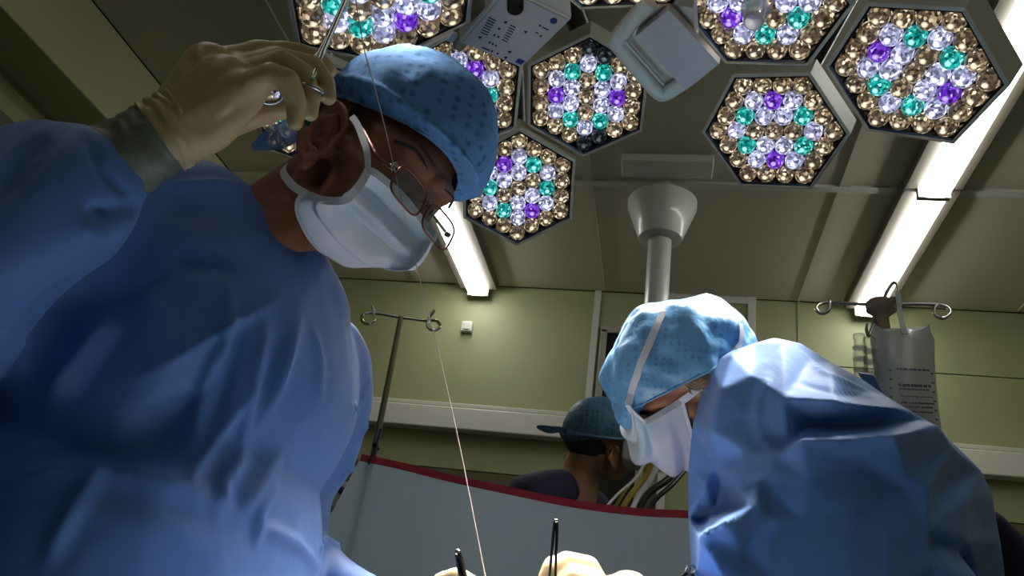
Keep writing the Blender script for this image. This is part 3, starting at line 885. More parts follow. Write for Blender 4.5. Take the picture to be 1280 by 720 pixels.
def cap_cloth(name, h, parent, m, cen, rad_f, rad_b, rad_s, rad_u, rim_f, rim_s, rim_b, puff=0.006, seed=0.0, rim_scale=(0.118, 0.083, 0.105), gathers=26, fpow=2):
    """puffed cap: a dome gathered into a rim that lies on the head"""
    A, B = 96, 44; v = []; f = []
    for j in range(B + 1):
        t = j / B
        for i in range(A):
            ph = 2 * math.pi * i / A; cf, sl = math.cos(ph), math.sin(ph)
            rf = rad_f if cf > 0 else rad_b
            rr = rim_scale[0] if cf > 0 else rim_scale[2]
            rim_u = rim_s + (max(cf, 0) ** fpow) * (rim_f - rim_s) + (max(-cf, 0) ** 2) * (rim_b - rim_s)
            # dome point: from crown (t=0) to widest and tuck in to rim (t=1)
            th = t * math.pi * 0.5 / 0.62 if t < 0.62 else math.pi / 2
            if t < 0.62:
                r0 = math.sin(th) ** 0.9; hz = math.cos(th)
                x, y, z = cen[0] + rf * r0 * cf, rad_s * r0 * sl, cen[1] + rad_u * hz
            else:
                s = (t - 0.62) / 0.38; e = s * s * (3 - 2 * s)
                bulge = math.sin(s * math.pi) * 0.008
                x = (cen[0] + rf * cf) * (1 - e) + (rr * cf) * e + bulge * cf
                y = (rad_s * sl) * (1 - e) + rim_scale[1] * sl * e + bulge * sl
                z = cen[1] * (1 - s) + rim_u * s
            q = Vector((x * 16 + seed, y * 16, z * 16))
            w_ = noise.noise(q) * puff + noise.noise(q * 2.6) * puff * 0.45
            gz = (t ** 3) * 0.0022 * math.sin(gathers * ph + 3 * noise.noise(q * 0.7)) * (1 if t < 0.98 else 0.3)
            dr = Vector((x - cen[0], y, z - cen[1])).normalized() * ((w_ if t < 0.97 else 0) + gz)
            v.append(h.at(x + dr.x, y + dr.y, z + dr.z))
    for j in range(B):
        for i in range(A):
            i2 = (i + 1) % A
            f.append((j * A + i, j * A + i2, (j + 1) * A + i2, (j + 1) * A + i))
    me = bpy.data.meshes.new(name); me.from_pydata([tuple(q) for q in v], [], f)
    bm = bmesh.new(); bm.from_mesh(me); bmesh.ops.remove_doubles(bm, verts=bm.verts, dist=0.0004); bmesh.ops.recalc_face_normals(bm, faces=bm.faces); bm.to_mesh(me); bm.free()
    me.polygons.foreach_set('use_smooth', [True] * len(me.polygons))
    o = link(name, me, m, parent)
    sm = o.modifiers.new('thickness', 'SOLIDIFY'); sm.thickness = 0.0015; sm.offset = 0
    ss = o.modifiers.new('soft', 'SUBSURF'); ss.levels = ss.render_levels = 1
    # elastic edge
    rim = [Vector(v[B * A + i]) for i in range(A)]
    g = G(); g.tube(rim, 0.0016, 6, closed=True); g.obj('elastic_edge', m, o, True)
    return o

def face_mask(h, parent, mid, near, far, lat, pleat=0.004, seed=0.0, m='mask_cloth', far_lat=None):
    """pleated mask: rows run from the nose edge to under the chin; mid / near / far are (f,u) lists in head axes"""
    n = len(mid); S, T = 40, 48
    cm = spline([Vector((a, b, 0)) for a, b in mid], T + 1)
    cn = spline([Vector((a, b, 0)) for a, b in near], T + 1)
    cf = spline([Vector((a, b, 0)) for a, b in far], T + 1)
    side = -1 if lat < 0 else 1
    v = []; f = []
    for j in range(T + 1):
        t = j / T
        for i in range(S + 1):
            s = -1 + 2 * i / S                     # -1 near edge, +1 far edge
            e = cn[j] if s < 0 else cf[j]
            w_ = math.cos(s * math.pi / 2) ** 0.8
            p = e + (cm[j] - e) * w_
            ll = (abs(lat) if s < 0 or far_lat is None else far_lat) * math.sin(abs(s) * math.pi / 2) * (1 if s > 0 else -1) * (-side)
            ph_ = (t * 3.4 + 0.12 * s + 0.2) % 1.0
            tri = ph_ / 0.8 if ph_ < 0.8 else (1 - ph_) / 0.2
            fan = (1 - abs(s)) ** 0.5
            z = pleat * (tri - 0.4) * (0.25 + 0.75 * fan) * (1 - abs(s) ** 5) * (1 if s < 0.3 else max(0, (1 - s) / 0.7)) * math.sin(min(1, max(0, t)) * math.pi) ** 0.4
            z += 0.0050 * noise.noise(Vector((s * 2.2 + seed, t * 3.0, 0.3))) * (1 - abs(s) ** 3)
            d = Vector((p.x - 0.02, 0, p.y + 0.05)); d.normalize()
            lo = Vector((0, (1 if ll > 0 else -1) * abs(s), 0))
            d = (d * (1 - abs(s) * 0.7) + lo * 0.7).normalized()
            v.append(h.at(p.x + d.x * z, ll + d.y * z, p.y + d.z * z))
    for j in range(T):
        for i in range(S):
            a = j * (S + 1) + i; f.append((a, a + 1, a + S + 2, a + S + 1))
    me = bpy.data.meshes.new('face_mask'); me.from_pydata([tuple(q) for q in v], [], f)
    bm = bmesh.new(); bm.from_mesh(me); bmesh.ops.recalc_face_normals(bm, faces=bm.faces); bm.to_mesh(me); bm.free()
    me.polygons.foreach_set('use_smooth', [True] * len(me.polygons))
    o = link('face_mask', me, m, parent)
    sm = o.modifiers.new('thickness', 'SOLIDIFY'); sm.thickness = 0.0016; sm.offset = 0
    ss = o.modifiers.new('soft', 'SUBSURF'); ss.levels = ss.render_levels = 1
    # bindings along the near edge, the nose edge and the chin edge
    V = [Vector(q) for q in v]
    nearedge = [V[j * (S + 1)] for j in range(T + 1)]
    top = V[:S + 1]; bot = V[T * (S + 1):]
    hint = lambda p: (p - h.at(0.02, 0, -0.05)).normalized()
    for e in (nearedge, top, bot, [V[j * (S + 1) + S] for j in range(T + 1)]):
        ribbon(e, 0.0085, [hint(p) for p in e], 0.0012).obj('binding', 'mask_band', o, True, 40)
    return o, V[0], V[T * (S + 1)], V[S], V[T * (S + 1) + S]

def hand(g, chains, extra=()):
    for c in chains: g.chain([P(*p[:3]) for p in c], [p[3] for p in c])
    for c in extra: g.chain([P(*p[:3]) for p in c], [p[3] for p in c])

# ------------------------------------------------------------------ left surgeon
LS = thing('person', (-0.55, 0.82, 0.0), 'surgeon in spectacles and patterned blue cap, one gloved hand raised, standing at left', 'person')
hL = Head(458, 214, 1.0, (0.46, 0.56, 0.69), (0.6, -0.77, 0.22), 1.04)
tf = Vector((0.86, -0.5, 0)).normalized(); tl = Vector((-tf.y, tf.x, 0)); tu = Vector((0, 0, 1))   # trunk: forward, left, up
shR = Vector((-0.62, 0.67, 1.43)); shL = P(400, 455, 1.10); chest = Vector((-0.56, 0.84, 1.32))
elR = P(-165, 425, 0.68); wrR = P(195, 186, 0.765)
elL = P(372, 655, 1.02); wrL = P(512, 778, 0.87)

def left_body():
    g = G()
    head_shapes(g, hL, -1)
    g.chain([hL.at(-0.03, 0, -0.03), hL.at(-0.045, 0, -0.09), P(345, 300, 1.0), chest + tu * 0.06], [0.058, 0.056, 0.060, 0.09])
    g.chain([P(402, 228, 1.0), P(335, 262, 0.99), P(300, 300, 0.98)], [0.045, 0.036, 0.034])
    g.ellip(chest, (0.10, 0.17, 0.17), (tf, tl, tu)); g.ellip(chest - tu * 0.28, (0.11, 0.16, 0.22), (tf, tl, tu))
    g.ellip(chest - tu * 0.5 - tf * 0.05, (0.12, 0.17, 0.16), (tf, tl, tu))
    g.chain([shL, elL, P(420, 740, 0.95), wrL], [0.040, 0.022, 0.022, 0.024]); g.chain([shR, elR, P(90, 240, 0.745), wrR], [0.055, 0.042, 0.03, 0.018])
    g.chain([shR, chest + tu * 0.1, shL], [0.055, 0.08, 0.055])
    for s in (-1, 1):
        hip = chest - tu * 0.55 - tf * 0.05 + tl * (0.09 * s)
        g.chain([hip, Vector((hip.x - 0.02, hip.y, 0.42)), Vector((hip.x - 0.03, hip.y, 0.08))], [0.08, 0.055, 0.04])
        g.chain([Vector((hip.x - 0.04, hip.y, 0.05)), Vector((hip.x + 0.12, hip.y - 0.06, 0.035))], [0.045, 0.035])
    me = fuse(g, 0.0031, 4)
    return link('body', me, 'skin_tan', LS)
bodyL = left_body()

def left_gown():
    g = G()
    A = (tf, tl, tu)
    g.ellip(chest + tf * 0.02, (0.155, 0.215, 0.20), A, 32, 20)
    g.ellip(chest - tu * 0.27 + tf * 0.02, (0.165, 0.22, 0.30), A, 32, 20)
    g.ellip(chest - tu * 0.60, (0.20, 0.25, 0.30), A, 32, 20)
    g.tube([chest - tu * 0.30, chest - tu * 0.98], [0.20, 0.24], 28)
    g.chain([shR + tu * 0.0, chest + tu * 0.13 - tf * 0.03, shL], [0.075, 0.105, 0.068])
    g.chain([chest + tu * 0.08, P(318, 330, 1.0), P(350, 350, 1.0), P(380, 396, 1.02)], [0.10, 0.064, 0.063, 0.061])
    g.chain([shR, P(255, 268, 0.97), P(300, 310, 0.98)], [0.06, 0.064, 0.062])
    # near (right) sleeve: shoulder, elbow, wrist; loose
    g.chain([shR, (shR + elR) / 2, elR], [0.088, 0.09, 0.092])
    g.chain([elR, P(-20, 318, 0.70), P(60, 258, 0.735), P(112, 226, 0.75)], [0.094, 0.090, 0.078, 0.050])
    # far (left) sleeve
    g.chain([shL, P(410, 500, 1.11), P(398, 560, 1.09), P(375, 610, 1.06), P(365, 690, 1.0), P(405, 738, 0.96), P(475, 770, 0.91)], [0.068, 0.060, 0.054, 0.044, 0.040, 0.042, 0.036])
    me = fuse(g, 0.0055, 26)
    rumple(me, 0.005, 6, (1, 1, 0.6), 3.1)
    crumple(me, 0.009, 5.5, (1, 1, 0.5), 8.7, 3)
    folds(me, [
        ([(290, 374), (282, 430), (259, 480), (240, 547)], 0.0127, 0.0120),
        ([(332, 409), (317, 480), (303, 547), (299, 578)], 0.0107, 0.0108),
        ([(374, 400), (348, 480), (308, 560)], 0.0107, 0.0132),
        ([(392, 413), (401, 458), (398, 500)], 0.0078, 0.0096),
        ([(310, 493), (280, 533), (249, 578), (235, 604)], 0.0107, 0.0102),
        ([(303, 400), (296, 450), (275, 520)], -0.0098, 0.0120),
        ([(352, 410), (332, 500), (316, 560)], -0.0088, 0.0132),
        ([(0, 520), (80, 544), (147, 558), (200, 540), (249, 498), (290, 440)], -0.0253, 0.0360),
        ([(0, 640), (100, 640), (200, 660), (270, 690)], 0.0115, 0.0480),
        ([(10, 435), (80, 395), (150, 355), (250, 312)], -0.030, 0.085),
        ([(0, 609), (102, 593), (169, 598), (231, 613), (271, 635)], 0.0161, 0.0240),
        ([(122, 595), (84, 658), (58, 702)], 0.0137, 0.0132),
        ([(130, 385), (105, 430), (84, 462), (60, 500)], 0.0207, 0.0240),
        ([(271, 635), (280, 600), (300, 575)], 0.0137, 0.0132),
        ([(300, 640), (330, 600), (350, 560)], 0.0115, 0.0200),
        ([(180, 470), (250, 430), (300, 400), (350, 372)], 0.0088, 0.0108),
        ([(220, 300), (245, 320), (300, 330)], -0.0115, 0.0240),
        ([(195, 235), (260, 228), (320, 232)], 0.0059, 0.0084),
        ([(330, 660), (370, 680), (400, 712)], 0.0098, 0.0120),
        ([(320, 680), (325, 640), (345, 610)], 0.0098, 0.0096),
        ([(0, 250), (40, 190), (70, 160)], -0.0117, 0.0132),
        ([(110, 262), (150, 264), (180, 258)], -0.0176, 0.0084),
        ([(104, 276), (110, 290), (140, 296)], 0.0098, 0.0096),
        ([(108, 170), (130, 215), (172, 250)], -0.0098, 0.0084),
        ([(0, 420), (40, 410), (66, 395)], 0.0078, 0.0096),
        ([(463, 470), (452, 500), (435, 520)], 0.0078, 0.0084),
        ([(466, 520), (450, 545), (432, 556)], 0.0078, 0.0084),
        ([(455, 565), (440, 585), (425, 600)], 0.0078, 0.0084),
        ([(390, 690), (410, 676), (430, 690)], 0.0078, 0.0090),
    ])
    laplace(me, 1, 0.25)
    o = link('gown', me, 'gown_blue', LS)
    return o
left_gown_o = left_gown()

# gown collar edge where the neck comes out
# cap
capL = cap_cloth('surgical_cap', hL, LS, 'cap_cloth', (0.016, 0.060), 0.112, 0.116, 0.098, 0.100, 0.052, 0.036, -0.03, 0.007, 2.0, (0.108, 0.084, 0.108))
# tie tails of the cap behind the ear
def tail(pts, wd, parent, m):
    q = spline([P(*p) for p in pts], 14)
    n = len(q)
    hint = [cvec(0.35 * math.sin(i * 0.5), 0.25, -1) for i in range(n)]
    ws = [wd * (0.55 + 0.9 * math.sin(math.pi * (0.12 + 0.62 * i / (n - 1)))) * min(1, 0.25 + 3.0 * (n - 1 - i) / (n - 1)) for i in range(n)]
    return ribbon(q, ws, hint, 0.0008).obj('tie_tail', m, parent, True, 40)
tail([(426, 138, 1.05), (400, 146, 1.03), (372, 160, 0.98), (345, 172, 0.95), (316, 184, 0.95)], 0.022, capL, 'tie_film')
tail([(424, 138, 1.06), (410, 130, 1.05), (402, 112, 1.04), (408, 92, 1.02)], 0.018, capL, 'tie_film')

# mask
mk = lambda px, lat: (lambda q: (q[0], q[2]))(hL.px(px[0], px[1], lat))
near = [mk(p, -0.070) for p in ((460, 214), (452, 228), (440, 243), (427, 251), (404, 250), (383, 243))]
mid = [mk((522, 267), 0.0)] + [mk(p, 0.030) for p in ((516, 280), (500, 299), (479, 314), (450, 326), (424, 331))]
far = [(a, b) for a, b in near]
maskL, mu, ml_, _, _ = face_mask(hL, LS, mid, near, far, -0.070, 0.026, 1.0, far_lat=0.050)
toCam = cvec(0, 0, -1)
outR = -hL.l
upper = spline([mu, hL.at(*hL.px(459, 190, -0.080)), hL.at(*hL.px(448, 158, -0.084)), hL.at(*hL.px(440, 146, -0.086))], 12)
ribbon(upper, 0.0075, outR, 0.001).obj('mask_strap', 'mask_band', maskL, True, 40)
lower = spline([ml_, hL.at(*hL.px(366, 232, -0.074)), hL.at(*hL.px(354, 214, -0.068)), hL.at(*hL.px(362, 200, -0.045))], 12)
ribbon(lower, 0.009, (outR - hL.f * 0.3), 0.001).obj('mask_strap', 'mask_band', maskL, True, 40)

tuck(bodyL, [maskL], hL.at(0.01, 0, -0.045), 0.005)
tuck(bodyL, [capL], hL.at(0.0, 0, 0.05), 0.004)
# eyes and brows
for s in (-1, 1):
    e = G().ellip(hL.at(0.088, s * 0.033, 0.003), (0.0125,) * 3, hL.ax(), 18, 12).obj('eye', 'eye_white', LS, True)
    G().ellip(hL.at(0.0955, s * 0.033, -0.001), (0.0062, 0.006, 0.006), hL.ax(), 14, 8).obj('iris', 'iris_dark', e, True)
    g = G().tube(spline([hL.at(0.092, s * 0.056, 0.020), hL.at(0.106, s * 0.040, 0.027), hL.at(0.113, s * 0.016, 0.022)], 10), 0.0018, 8)
    g.obj('eyebrow', 'hair_black', LS, True)
# sideburn hair below the cap
g = G()
for k in range(70):
    a = random.random(); b = random.random()
    p = hL.at(0.028 + 0.026 * a, -0.079 - 0.002 * b, 0.036 - 0.004 * a); q = hL.at(0.026 + 0.026 * a, -0.0805, 0.014 + 0.016 * b)
    g.tube([p, (p + q) / 2 - hL.l * 0.001, q], [0.0007, 0.0008, 0.0003], 4)
g.obj('hair', 'hair_black', LS)

# spectacles
def spectacles():
    gl = None
    rims = []
    for s, c in ((-1, hL.px(504, 236, -0.034)), (1, hL.px(541, 281, 0.034))):
        fc_, lc, uc = c
        pts = []
        for k in range(36):
            an = 2 * math.pi * k / 36; ca, sa = math.cos(an), math.sin(an)
            x = 0.0255 * math.copysign(abs(ca) ** 0.55, ca); y = 0.0165 * math.copysign(abs(sa) ** 0.6, sa)
            pts.append(hL.at(fc_ + 0.012 - 0.06 * abs(x) - 0.30 * y, lc + x, uc + y))
        rims.append((s, pts, c))
    g = G().tube(rims[0][1], 0.0013, 8, closed=True)
    gl = g.obj('spectacles', 'spectacle_metal', LS, True)
    G().tube(rims[1][1], 0.0013, 8, closed=True).obj('rim', 'spectacle_metal', gl, True)
    for s, pts, c in rims:
        cen_ = sum(pts, Vector()) / len(pts)
        v = pts + [cen_ + hL.f * 0.001]
        gg = G(); gg.add(v + [q - hL.f * 0.0012 for q in v], [(k, (k + 1) % 36, 36) for k in range(36)] + [((k + 1) % 36 + 37, k + 37, 73) for k in range(36)])
        gg.obj('lens', 'spectacle_glass', gl, True)
    # bridge and temples
    a, b = rims[0][2], rims[1][2]
    G().tube(spline([hL.at(a[0], a[1] + 0.0255, a[2] + 0.004), hL.at(a[0] + 0.004, 0, (a[2] + b[2]) / 2 + 0.009), hL.at(b[0], b[1] - 0.0255, b[2] + 0.004)], 10), 0.0014, 8).obj('bridge', 'spectacle_metal', gl, True)
    for s, pts, c in rims:
        st = hL.at(c[0] - 0.002, c[1] + s * 0.0265, c[2] + 0.006)
        if s < 0: path = [st, hL.at(*hL.px(472, 196, -0.076)), hL.at(*hL.px(456, 166, -0.080)), hL.at(*hL.px(440, 146, -0.084))]
        else: path = [st, hL.at(0.05, 0.078, 0.012), hL.at(0.0, 0.083, 0.03), hL.at(-0.02, 0.084, 0.03)]
        G().tube(spline(path, 16), [0.0022] * 6 + [0.0026] * 6 + [0.0016] * 4, 8, flat=0.6).obj('temple', 'spectacle_metal', gl, True)
        G().box(st, (0.008, 0.004, 0.006), hL.ax(), bevel=0.001).obj('hinge', 'chrome', gl)
spectacles()

# raised right glove
def raised_glove():
    ch = [
        [(268, 80, .80, .0145), (320, 65, .81, .0118), (376, 66, .82, .0104), (401, 77, .825, .0094), (413, 89, .83, .0076)],
        [(282, 92, .79, .0145), (345, 73, .80, .0118), (392, 83, .805, .0108), (407, 104, .805, .0096), (411, 122, .80, .0082)],
        [(292, 100, .775, .0145), (350, 77, .78, .0118), (379, 92, .785, .0108), (390, 120, .785, .0096), (387, 142, .78, .0082)],
        [(296, 115, .76, .0145), (338, 94, .76, .0122), (361, 101, .76, .0112), (370, 130, .765, .0098), (369, 153, .765, .0082)]]
    palm = [[(212, 166, .77, .030), (262, 88, .79, .027)], [(212, 168, .77, .030), (280, 105, .775, .028)], [(212, 170, .77, .030), (300, 112, .762, .019)],
            [(222, 172, .768, .026), (262, 165, .768, .021), (300, 135, .768, .016), (322, 112, .765, .012)],
            [(225, 165, .79, .026), (270, 150, .80, .022), (318, 143, .81, .0145), (350, 136, .82, .0115), (380, 132, .825, .0095)],
            [(300, 110, .77, .02), (320, 100, .79, .018), (300, 85, .80, .016)]]
    g = G(); hand(g, ch, palm)
    me = fuse(g, 0.0026, 5)
    rumple(me, 0.0012, 60, (1, 1, 1), 4.0)
    folds(me, [([(262, 150), (276, 140), (290, 128)], 0.002, 0.006), ([(300, 118), (306, 104), (312, 92)], 0.002, 0.004), ([(330, 80), (345, 74), (352, 86)], 0.0012, 0.004)])
    gv = link('glove', me, 'glove_latex', LS)
    # wrinkled wrist band of the glove, the part pulled over the gown cuff, and its hem
    def sleeve(a, b, ra, rb, m, nm, par, amp, seed, n=20):
        A, B = P(*a), P(*b); t = (B - A).normalized(); x = t.orthogonal().normalized(); y = t.cross(x)
        v = []; f = []; S = 48
        for j in range(n + 1):
            s = j / n; r = ra + (rb - ra) * s
            for i in range(S):
                an = 2 * math.pi * i / S
                rr = r * (1 + amp * noise.noise(Vector((math.cos(an) * 1.3 + seed, math.sin(an) * 1.3, s * 5 + math.sin(an) * 1.2))) + amp * 0.5 * noise.noise(Vector((math.cos(an) * 3 + seed, math.sin(an) * 3, s * 9))))
                v.append(A + t * ((B - A).length * s) + x * (rr * math.cos(an)) + y * (rr * math.sin(an)))
        for j in range(n):
            for i in range(S):
                i2 = (i + 1) % S; f.append((j * S + i, j * S + i2, (j + 1) * S + i2, (j + 1) * S + i))
        g = G().add(v, f); o = g.obj(nm, m, par, True)
        k = o.modifiers.new('thickness', 'SOLIDIFY'); k.thickness = 0.001; k.offset = 0
        return [Vector(q) for q in v[:S]]
    sleeve((200, 172, .768), (236, 150, .775), 0.0345, 0.0335, 'glove_latex', 'wrist_roll', gv, 0.16, 2.0)
    hem = sleeve((134, 210, .757), (206, 168, .769), 0.0380, 0.0325, 'glove_cuff', 'glove_cuff', gv, 0.12, 7.0)
    G().tube(hem, 0.0017, 6, closed=True).obj('rolled_hem', 'glove_hem', gv, True)
raised_glove()

# left hand low over the field
def low_hand_left():
    ch = [[(545, 752, .86, .013), (552, 730, .845, .0118), (572, 722, .83, .0108), (592, 732, .825, .0095), (600, 750, .825, .008)],
          [(560, 768, .86, .013), (575, 742, .84, .0115), (597, 738, .83, .0105), (612, 752, .825, .0093), (614, 770, .825, .008)],
          [(570, 785, .86, .013), (592, 762, .84, .0115), (612, 762, .83, .0105), (622, 778, .83, .0093), (618, 795, .83, .008)],
          [(575, 800, .86, .012), (600, 788, .845, .0105), (615, 795, .84, .0095), (615, 810, .84, .008)],
          [(545, 770, .84, .016), (575, 765, .82, .0125), (590, 748, .815, .011), (594, 732, .815, .0088)]]
    palm = [[(515, 775, .87, .028), (545, 760, .86, .022)], [(515, 780, .87, .028), (560, 778, .86, .022)], [(515, 785, .87, .026), (572, 795, .86, .018)]]
    g = G(); hand(g, ch, palm)
    me = fuse(g, 0.0028, 4)
    link('glove', me, 'glove_latex', LS)
low_hand_left()

# ------------------------------------------------------------------ right surgeon
RS = thing('person', (0.45, 1.05, 0.0), 'surgeon with white mask tied over a shiny blue cap, bending forward at right', 'person')
hR = Head(869, 482, 1.15, (0.10, 0.10, -0.99), (-0.50, -0.86, -0.14), 0.88)
nbR = P(950, 500, 1.14)
shN = P(1030, 580, 1.08); shF = P(960, 545, 1.30); cR = P(1040, 640, 1.16); pelR = P(1110, 860, 1.05)
elN = P(975, 830, 1.0); wrN = P(795, 765, 0.845); elF = P(890, 740, 1.18); wrF = P(800, 800, 1.0)

def right_body():
    g = G()
    head_shapes(g, hR, 2, 0.92)
    g.chain([hR.at(-0.03, 0, -0.03), hR.at(-0.05, 0, -0.09), nbR], [0.052, 0.050, 0.058])
    g.chain([nbR, cR, pelR], [0.07, 0.10, 0.11])
    g.chain([nbR, shN, elN, P(880, 815, 0.875), wrN], [0.06, 0.042, 0.034, 0.026, 0.025]); g.chain([nbR, shF, elF, wrF], [0.06, 0.052, 0.04, 0.025])
    for s in (-1, 1):
        hp = pelR + Vector((0.05, 0.08 * s, -0.05))
        g.chain([hp, Vector((hp.x + 0.02, hp.y, 0.45)), Vector((hp.x + 0.03, hp.y, 0.08))], [0.08, 0.055, 0.04])
        g.chain([Vector((hp.x + 0.04, hp.y, 0.05)), Vector((hp.x - 0.12, hp.y, 0.035))], [0.042, 0.033])
    return link('body', fuse(g, 0.0042, 5), 'skin_fair', RS)
bodyR = right_body()

def right_gown():
    # folds of the stiff cloth: points on the creases with their distance; flat between creases
    out = [(886, 452, 1.08), (913, 437, 1.065), (940, 428, 1.075), (967, 421, 1.08), (1002, 428, 1.09), (1040, 451, 1.10), (1072, 471, 1.11), (1111, 498, 1.12), (1166, 528, 1.12),
           (1195, 556, 1.13), (1225, 588, 1.14), (1240, 622, 1.15), (1250, 675, 1.15), (1256, 730, 1.15), (1258, 830, 1.14), (1100, 850, 0.98), (960, 850, 0.92), (868, 840, 0.99),
           (864, 720, 1.035), (860, 645, 1.055), (861, 597, 1.065), (868, 528, 1.075), (877, 490, 1.08)]
    inn = [(915, 441, 1.045), (901, 486, 1.010), (888, 538, 1.000), (894, 578, 1.035), (904, 606, 1.030), (914, 633, 1.005), (874, 545, 1.060), (880, 612, 1.035), (872, 655, 1.035), (890, 640, 1.035),
           (978, 428, 1.055), (982, 498, 0.985), (985, 551, 0.972), (1046, 503, 0.993), (1120, 510, 1.035), (940, 470, 1.012), (938, 520, 0.992), (955, 545, 0.978), (930, 565, 0.972), (921, 600, 0.968),
           (1040, 470, 1.045), (1085, 490, 1.065), (1010, 455, 1.055), (1012, 530, 1.000), (1060, 530, 1.012), (1110, 527, 1.040), (1150, 526, 1.075),
           (1002, 549, 0.952), (1060, 549, 0.965), (1120, 543, 0.995), (1171, 533, 1.060), (970, 569, 0.955), (937, 594, 0.955), (925, 617, 0.962), (959, 591, 0.950), (949, 601, 0.953), (961, 614, 0.957), (967, 649, 0.948),
           (962, 620, 0.957), (940, 633, 0.940), (905, 653, 0.928), (874, 671, 0.940), (872, 711, 0.955), (893, 655, 0.965), (930, 690, 0.940), (900, 715, 0.930), (960, 720, 0.935), (1010, 600, 0.955), (1000, 650, 0.955),
           (1030, 564, 0.962), (1089, 571, 0.982), (1133, 596, 1.003), (1161, 608, 1.020), (1085, 580, 0.990), (1125, 606, 1.008), (1160, 660, 1.010), (1157, 718, 1.000), (1166, 680, 1.035), (1165, 720, 1.035), (1176, 610, 1.048),
           (1192, 559, 1.085), (1060, 640, 0.972), (1110, 660, 0.985), (1060, 720, 0.955), (1110, 720, 0.975), (1170, 708, 1.030), (1208, 676, 1.060), (1200, 700, 1.075), (1210, 625, 1.075), (1228, 660, 1.105), (1225, 720, 1.095), (1190, 790, 1.04), (1050, 790, 0.94), (930, 790, 0.925)]
    allp = out + inn
    def sharper(p, k=0.8):
        near_ = sorted(allp, key=lambda q: (q[0] - p[0]) ** 2 + (q[1] - p[1]) ** 2)[1:7]
        return (p[0], p[1], p[2] + k * (p[2] - sum(q[2] for q in near_) / 6))
    pts = out + [sharper(p, 0.8 if p[0] > 990 or p[1] > 605 else 0.3) for p in inn]; no = len(out)
    ix = {(p[0], p[1]): i for i, p in enumerate(pts)}
    E_ = lambda *q: [(ix[q[i]], ix[q[i + 1]]) for i in range(len(q) - 1)]
    ed = [(i, (i + 1) % no) for i in range(no)]
    ed += E_((915, 441), (901, 486), (888, 538), (894, 578), (904, 606), (914, 633)) + E_((978, 428), (982, 498), (985, 551)) + E_((982, 498), (1046, 503), (1120, 510), (1166, 528))
    ed += E_((1002, 549), (1060, 549), (1120, 543), (1171, 533)) + E_((1012, 530), (1060, 530), (1110, 527), (1150, 526)) + E_((1002, 549), (970, 569), (937, 594), (925, 617)) + E_((959, 591), (961, 614), (967, 649))
    ed += E_((962, 620), (940, 633), (905, 653), (874, 671), (872, 711)) + E_((1030, 564), (1089, 571), (1133, 596), (1161, 608), (1160, 660), (1157, 718)) + E_((1085, 580), (1125, 606)) + E_((1192, 559), (1161, 608)) + E_((1170, 708), (1208, 676))
    vo, eo, fo, ov, oe, of = delaunay_2d_cdt([Vector((p[0], p[1])) for p in pts], ed, [], 0, 1e-4)
    dep = []
    for k, p in enumerate(vo):
        if ov[k]: dep.append(pts[ov[k][0]][2])
        else:   # a crossing of two creases: the nearest given depth
            dep.append(min(pts, key=lambda q: (q[0] - p.x) ** 2 + (q[1] - p.y) ** 2)[2])
    poly = [(p[0], p[1]) for p in out]
    def inside(x, y):
        c = False; j = len(poly) - 1
        for i in range(len(poly)):
            if (poly[i][1] > y) != (poly[j][1] > y) and x < (poly[j][0] - poly[i][0]) * (y - poly[i][1]) / (poly[j][1] - poly[i][1]) + poly[i][0]: c = not c
            j = i
        return c
    V = [P(p.x, p.y, dep[k]) for k, p in enumerate(vo)]
    FF = [tuple(t) for t in fo if inside(sum(vo[i].x for i in t) / 3, sum(vo[i].y for i in t) / 3)]
    idx = {}
    for k, o_ in enumerate(ov):
        for q in o_: idx[q] = k
    ring0 = [idx[i] for i in range(no)]
    mid_ = (1040, 640)
    rings = [ring0]
    for dd, sc_ in ((0.05, 0.995), (0.12, 0.96), (0.19, 0.85), (0.23, 0.6)):
        r = []
        for i in range(no):
            x, y, d = out[i]; r.append(len(V)); V.append(P(mid_[0] + (x - mid_[0]) * sc_, mid_[1] + (y - mid_[1]) * sc_, max(d, 1.02) + dd))
        rings.append(r)
    for a_, b_ in zip(rings[:-1], rings[1:]):
        for i in range(no): FF.append((a_[i], a_[(i + 1) % no], b_[(i + 1) % no], b_[i]))
    FF.append(tuple(rings[-1]))
    g = G().add(V, FF)
    # skirt and the near sleeve below
    g.chain([P(1100, 770, 1.07), P(1115, 860, 1.07), Vector((pelR.x + 0.06, pelR.y, 0.45))], [0.13, 0.17, 0.22])
    g.chain([P(985, 790, 1.0), P(930, 825, 0.93), P(870, 812, 0.87), P(812, 780, 0.848)], [0.09, 0.06, 0.045, 0.036])
    me = fuse(g, 0.0040, 2)
    rumple(me, 0.004, 9, (1, 1, 1), 11.0)
    folds(me, [([(1100, 740), (1150, 710), (1200, 675)], 0.005, 0.016), ([(960, 560), (945, 530), (950, 500)], 0.004, 0.012), ([(925, 700), (945, 670), (975, 655)], -0.005, 0.016),
               ([(885, 610), (893, 640), (880, 680)], 0.004, 0.010), ([(1000, 480), (1040, 490), (1090, 497)], -0.003, 0.012), ([(985, 640), (1050, 620), (1100, 625)], 0.003, 0.03),
               ([(960, 470), (948, 500), (935, 530)], 0.003, 0.010), ([(1000, 440), (1030, 465), (1090, 492)], 0.003, 0.012), ([(870, 590), (880, 600), (884, 640)], 0.004, 0.008)])
    link('gown', me, 'gown_blue_light', RS)
right_gown()
# upstanding corner of the gown's neck tie behind the shoulder
q = [P(1072, 466, 1.12), P(1092, 469, 1.13), P(1103, 490, 1.13), P(1086, 486, 1.12)]
G().prism(q, cvec(0.2, -0.3, 1), 0.004).obj('gown_tie', 'gown_blue', RS)
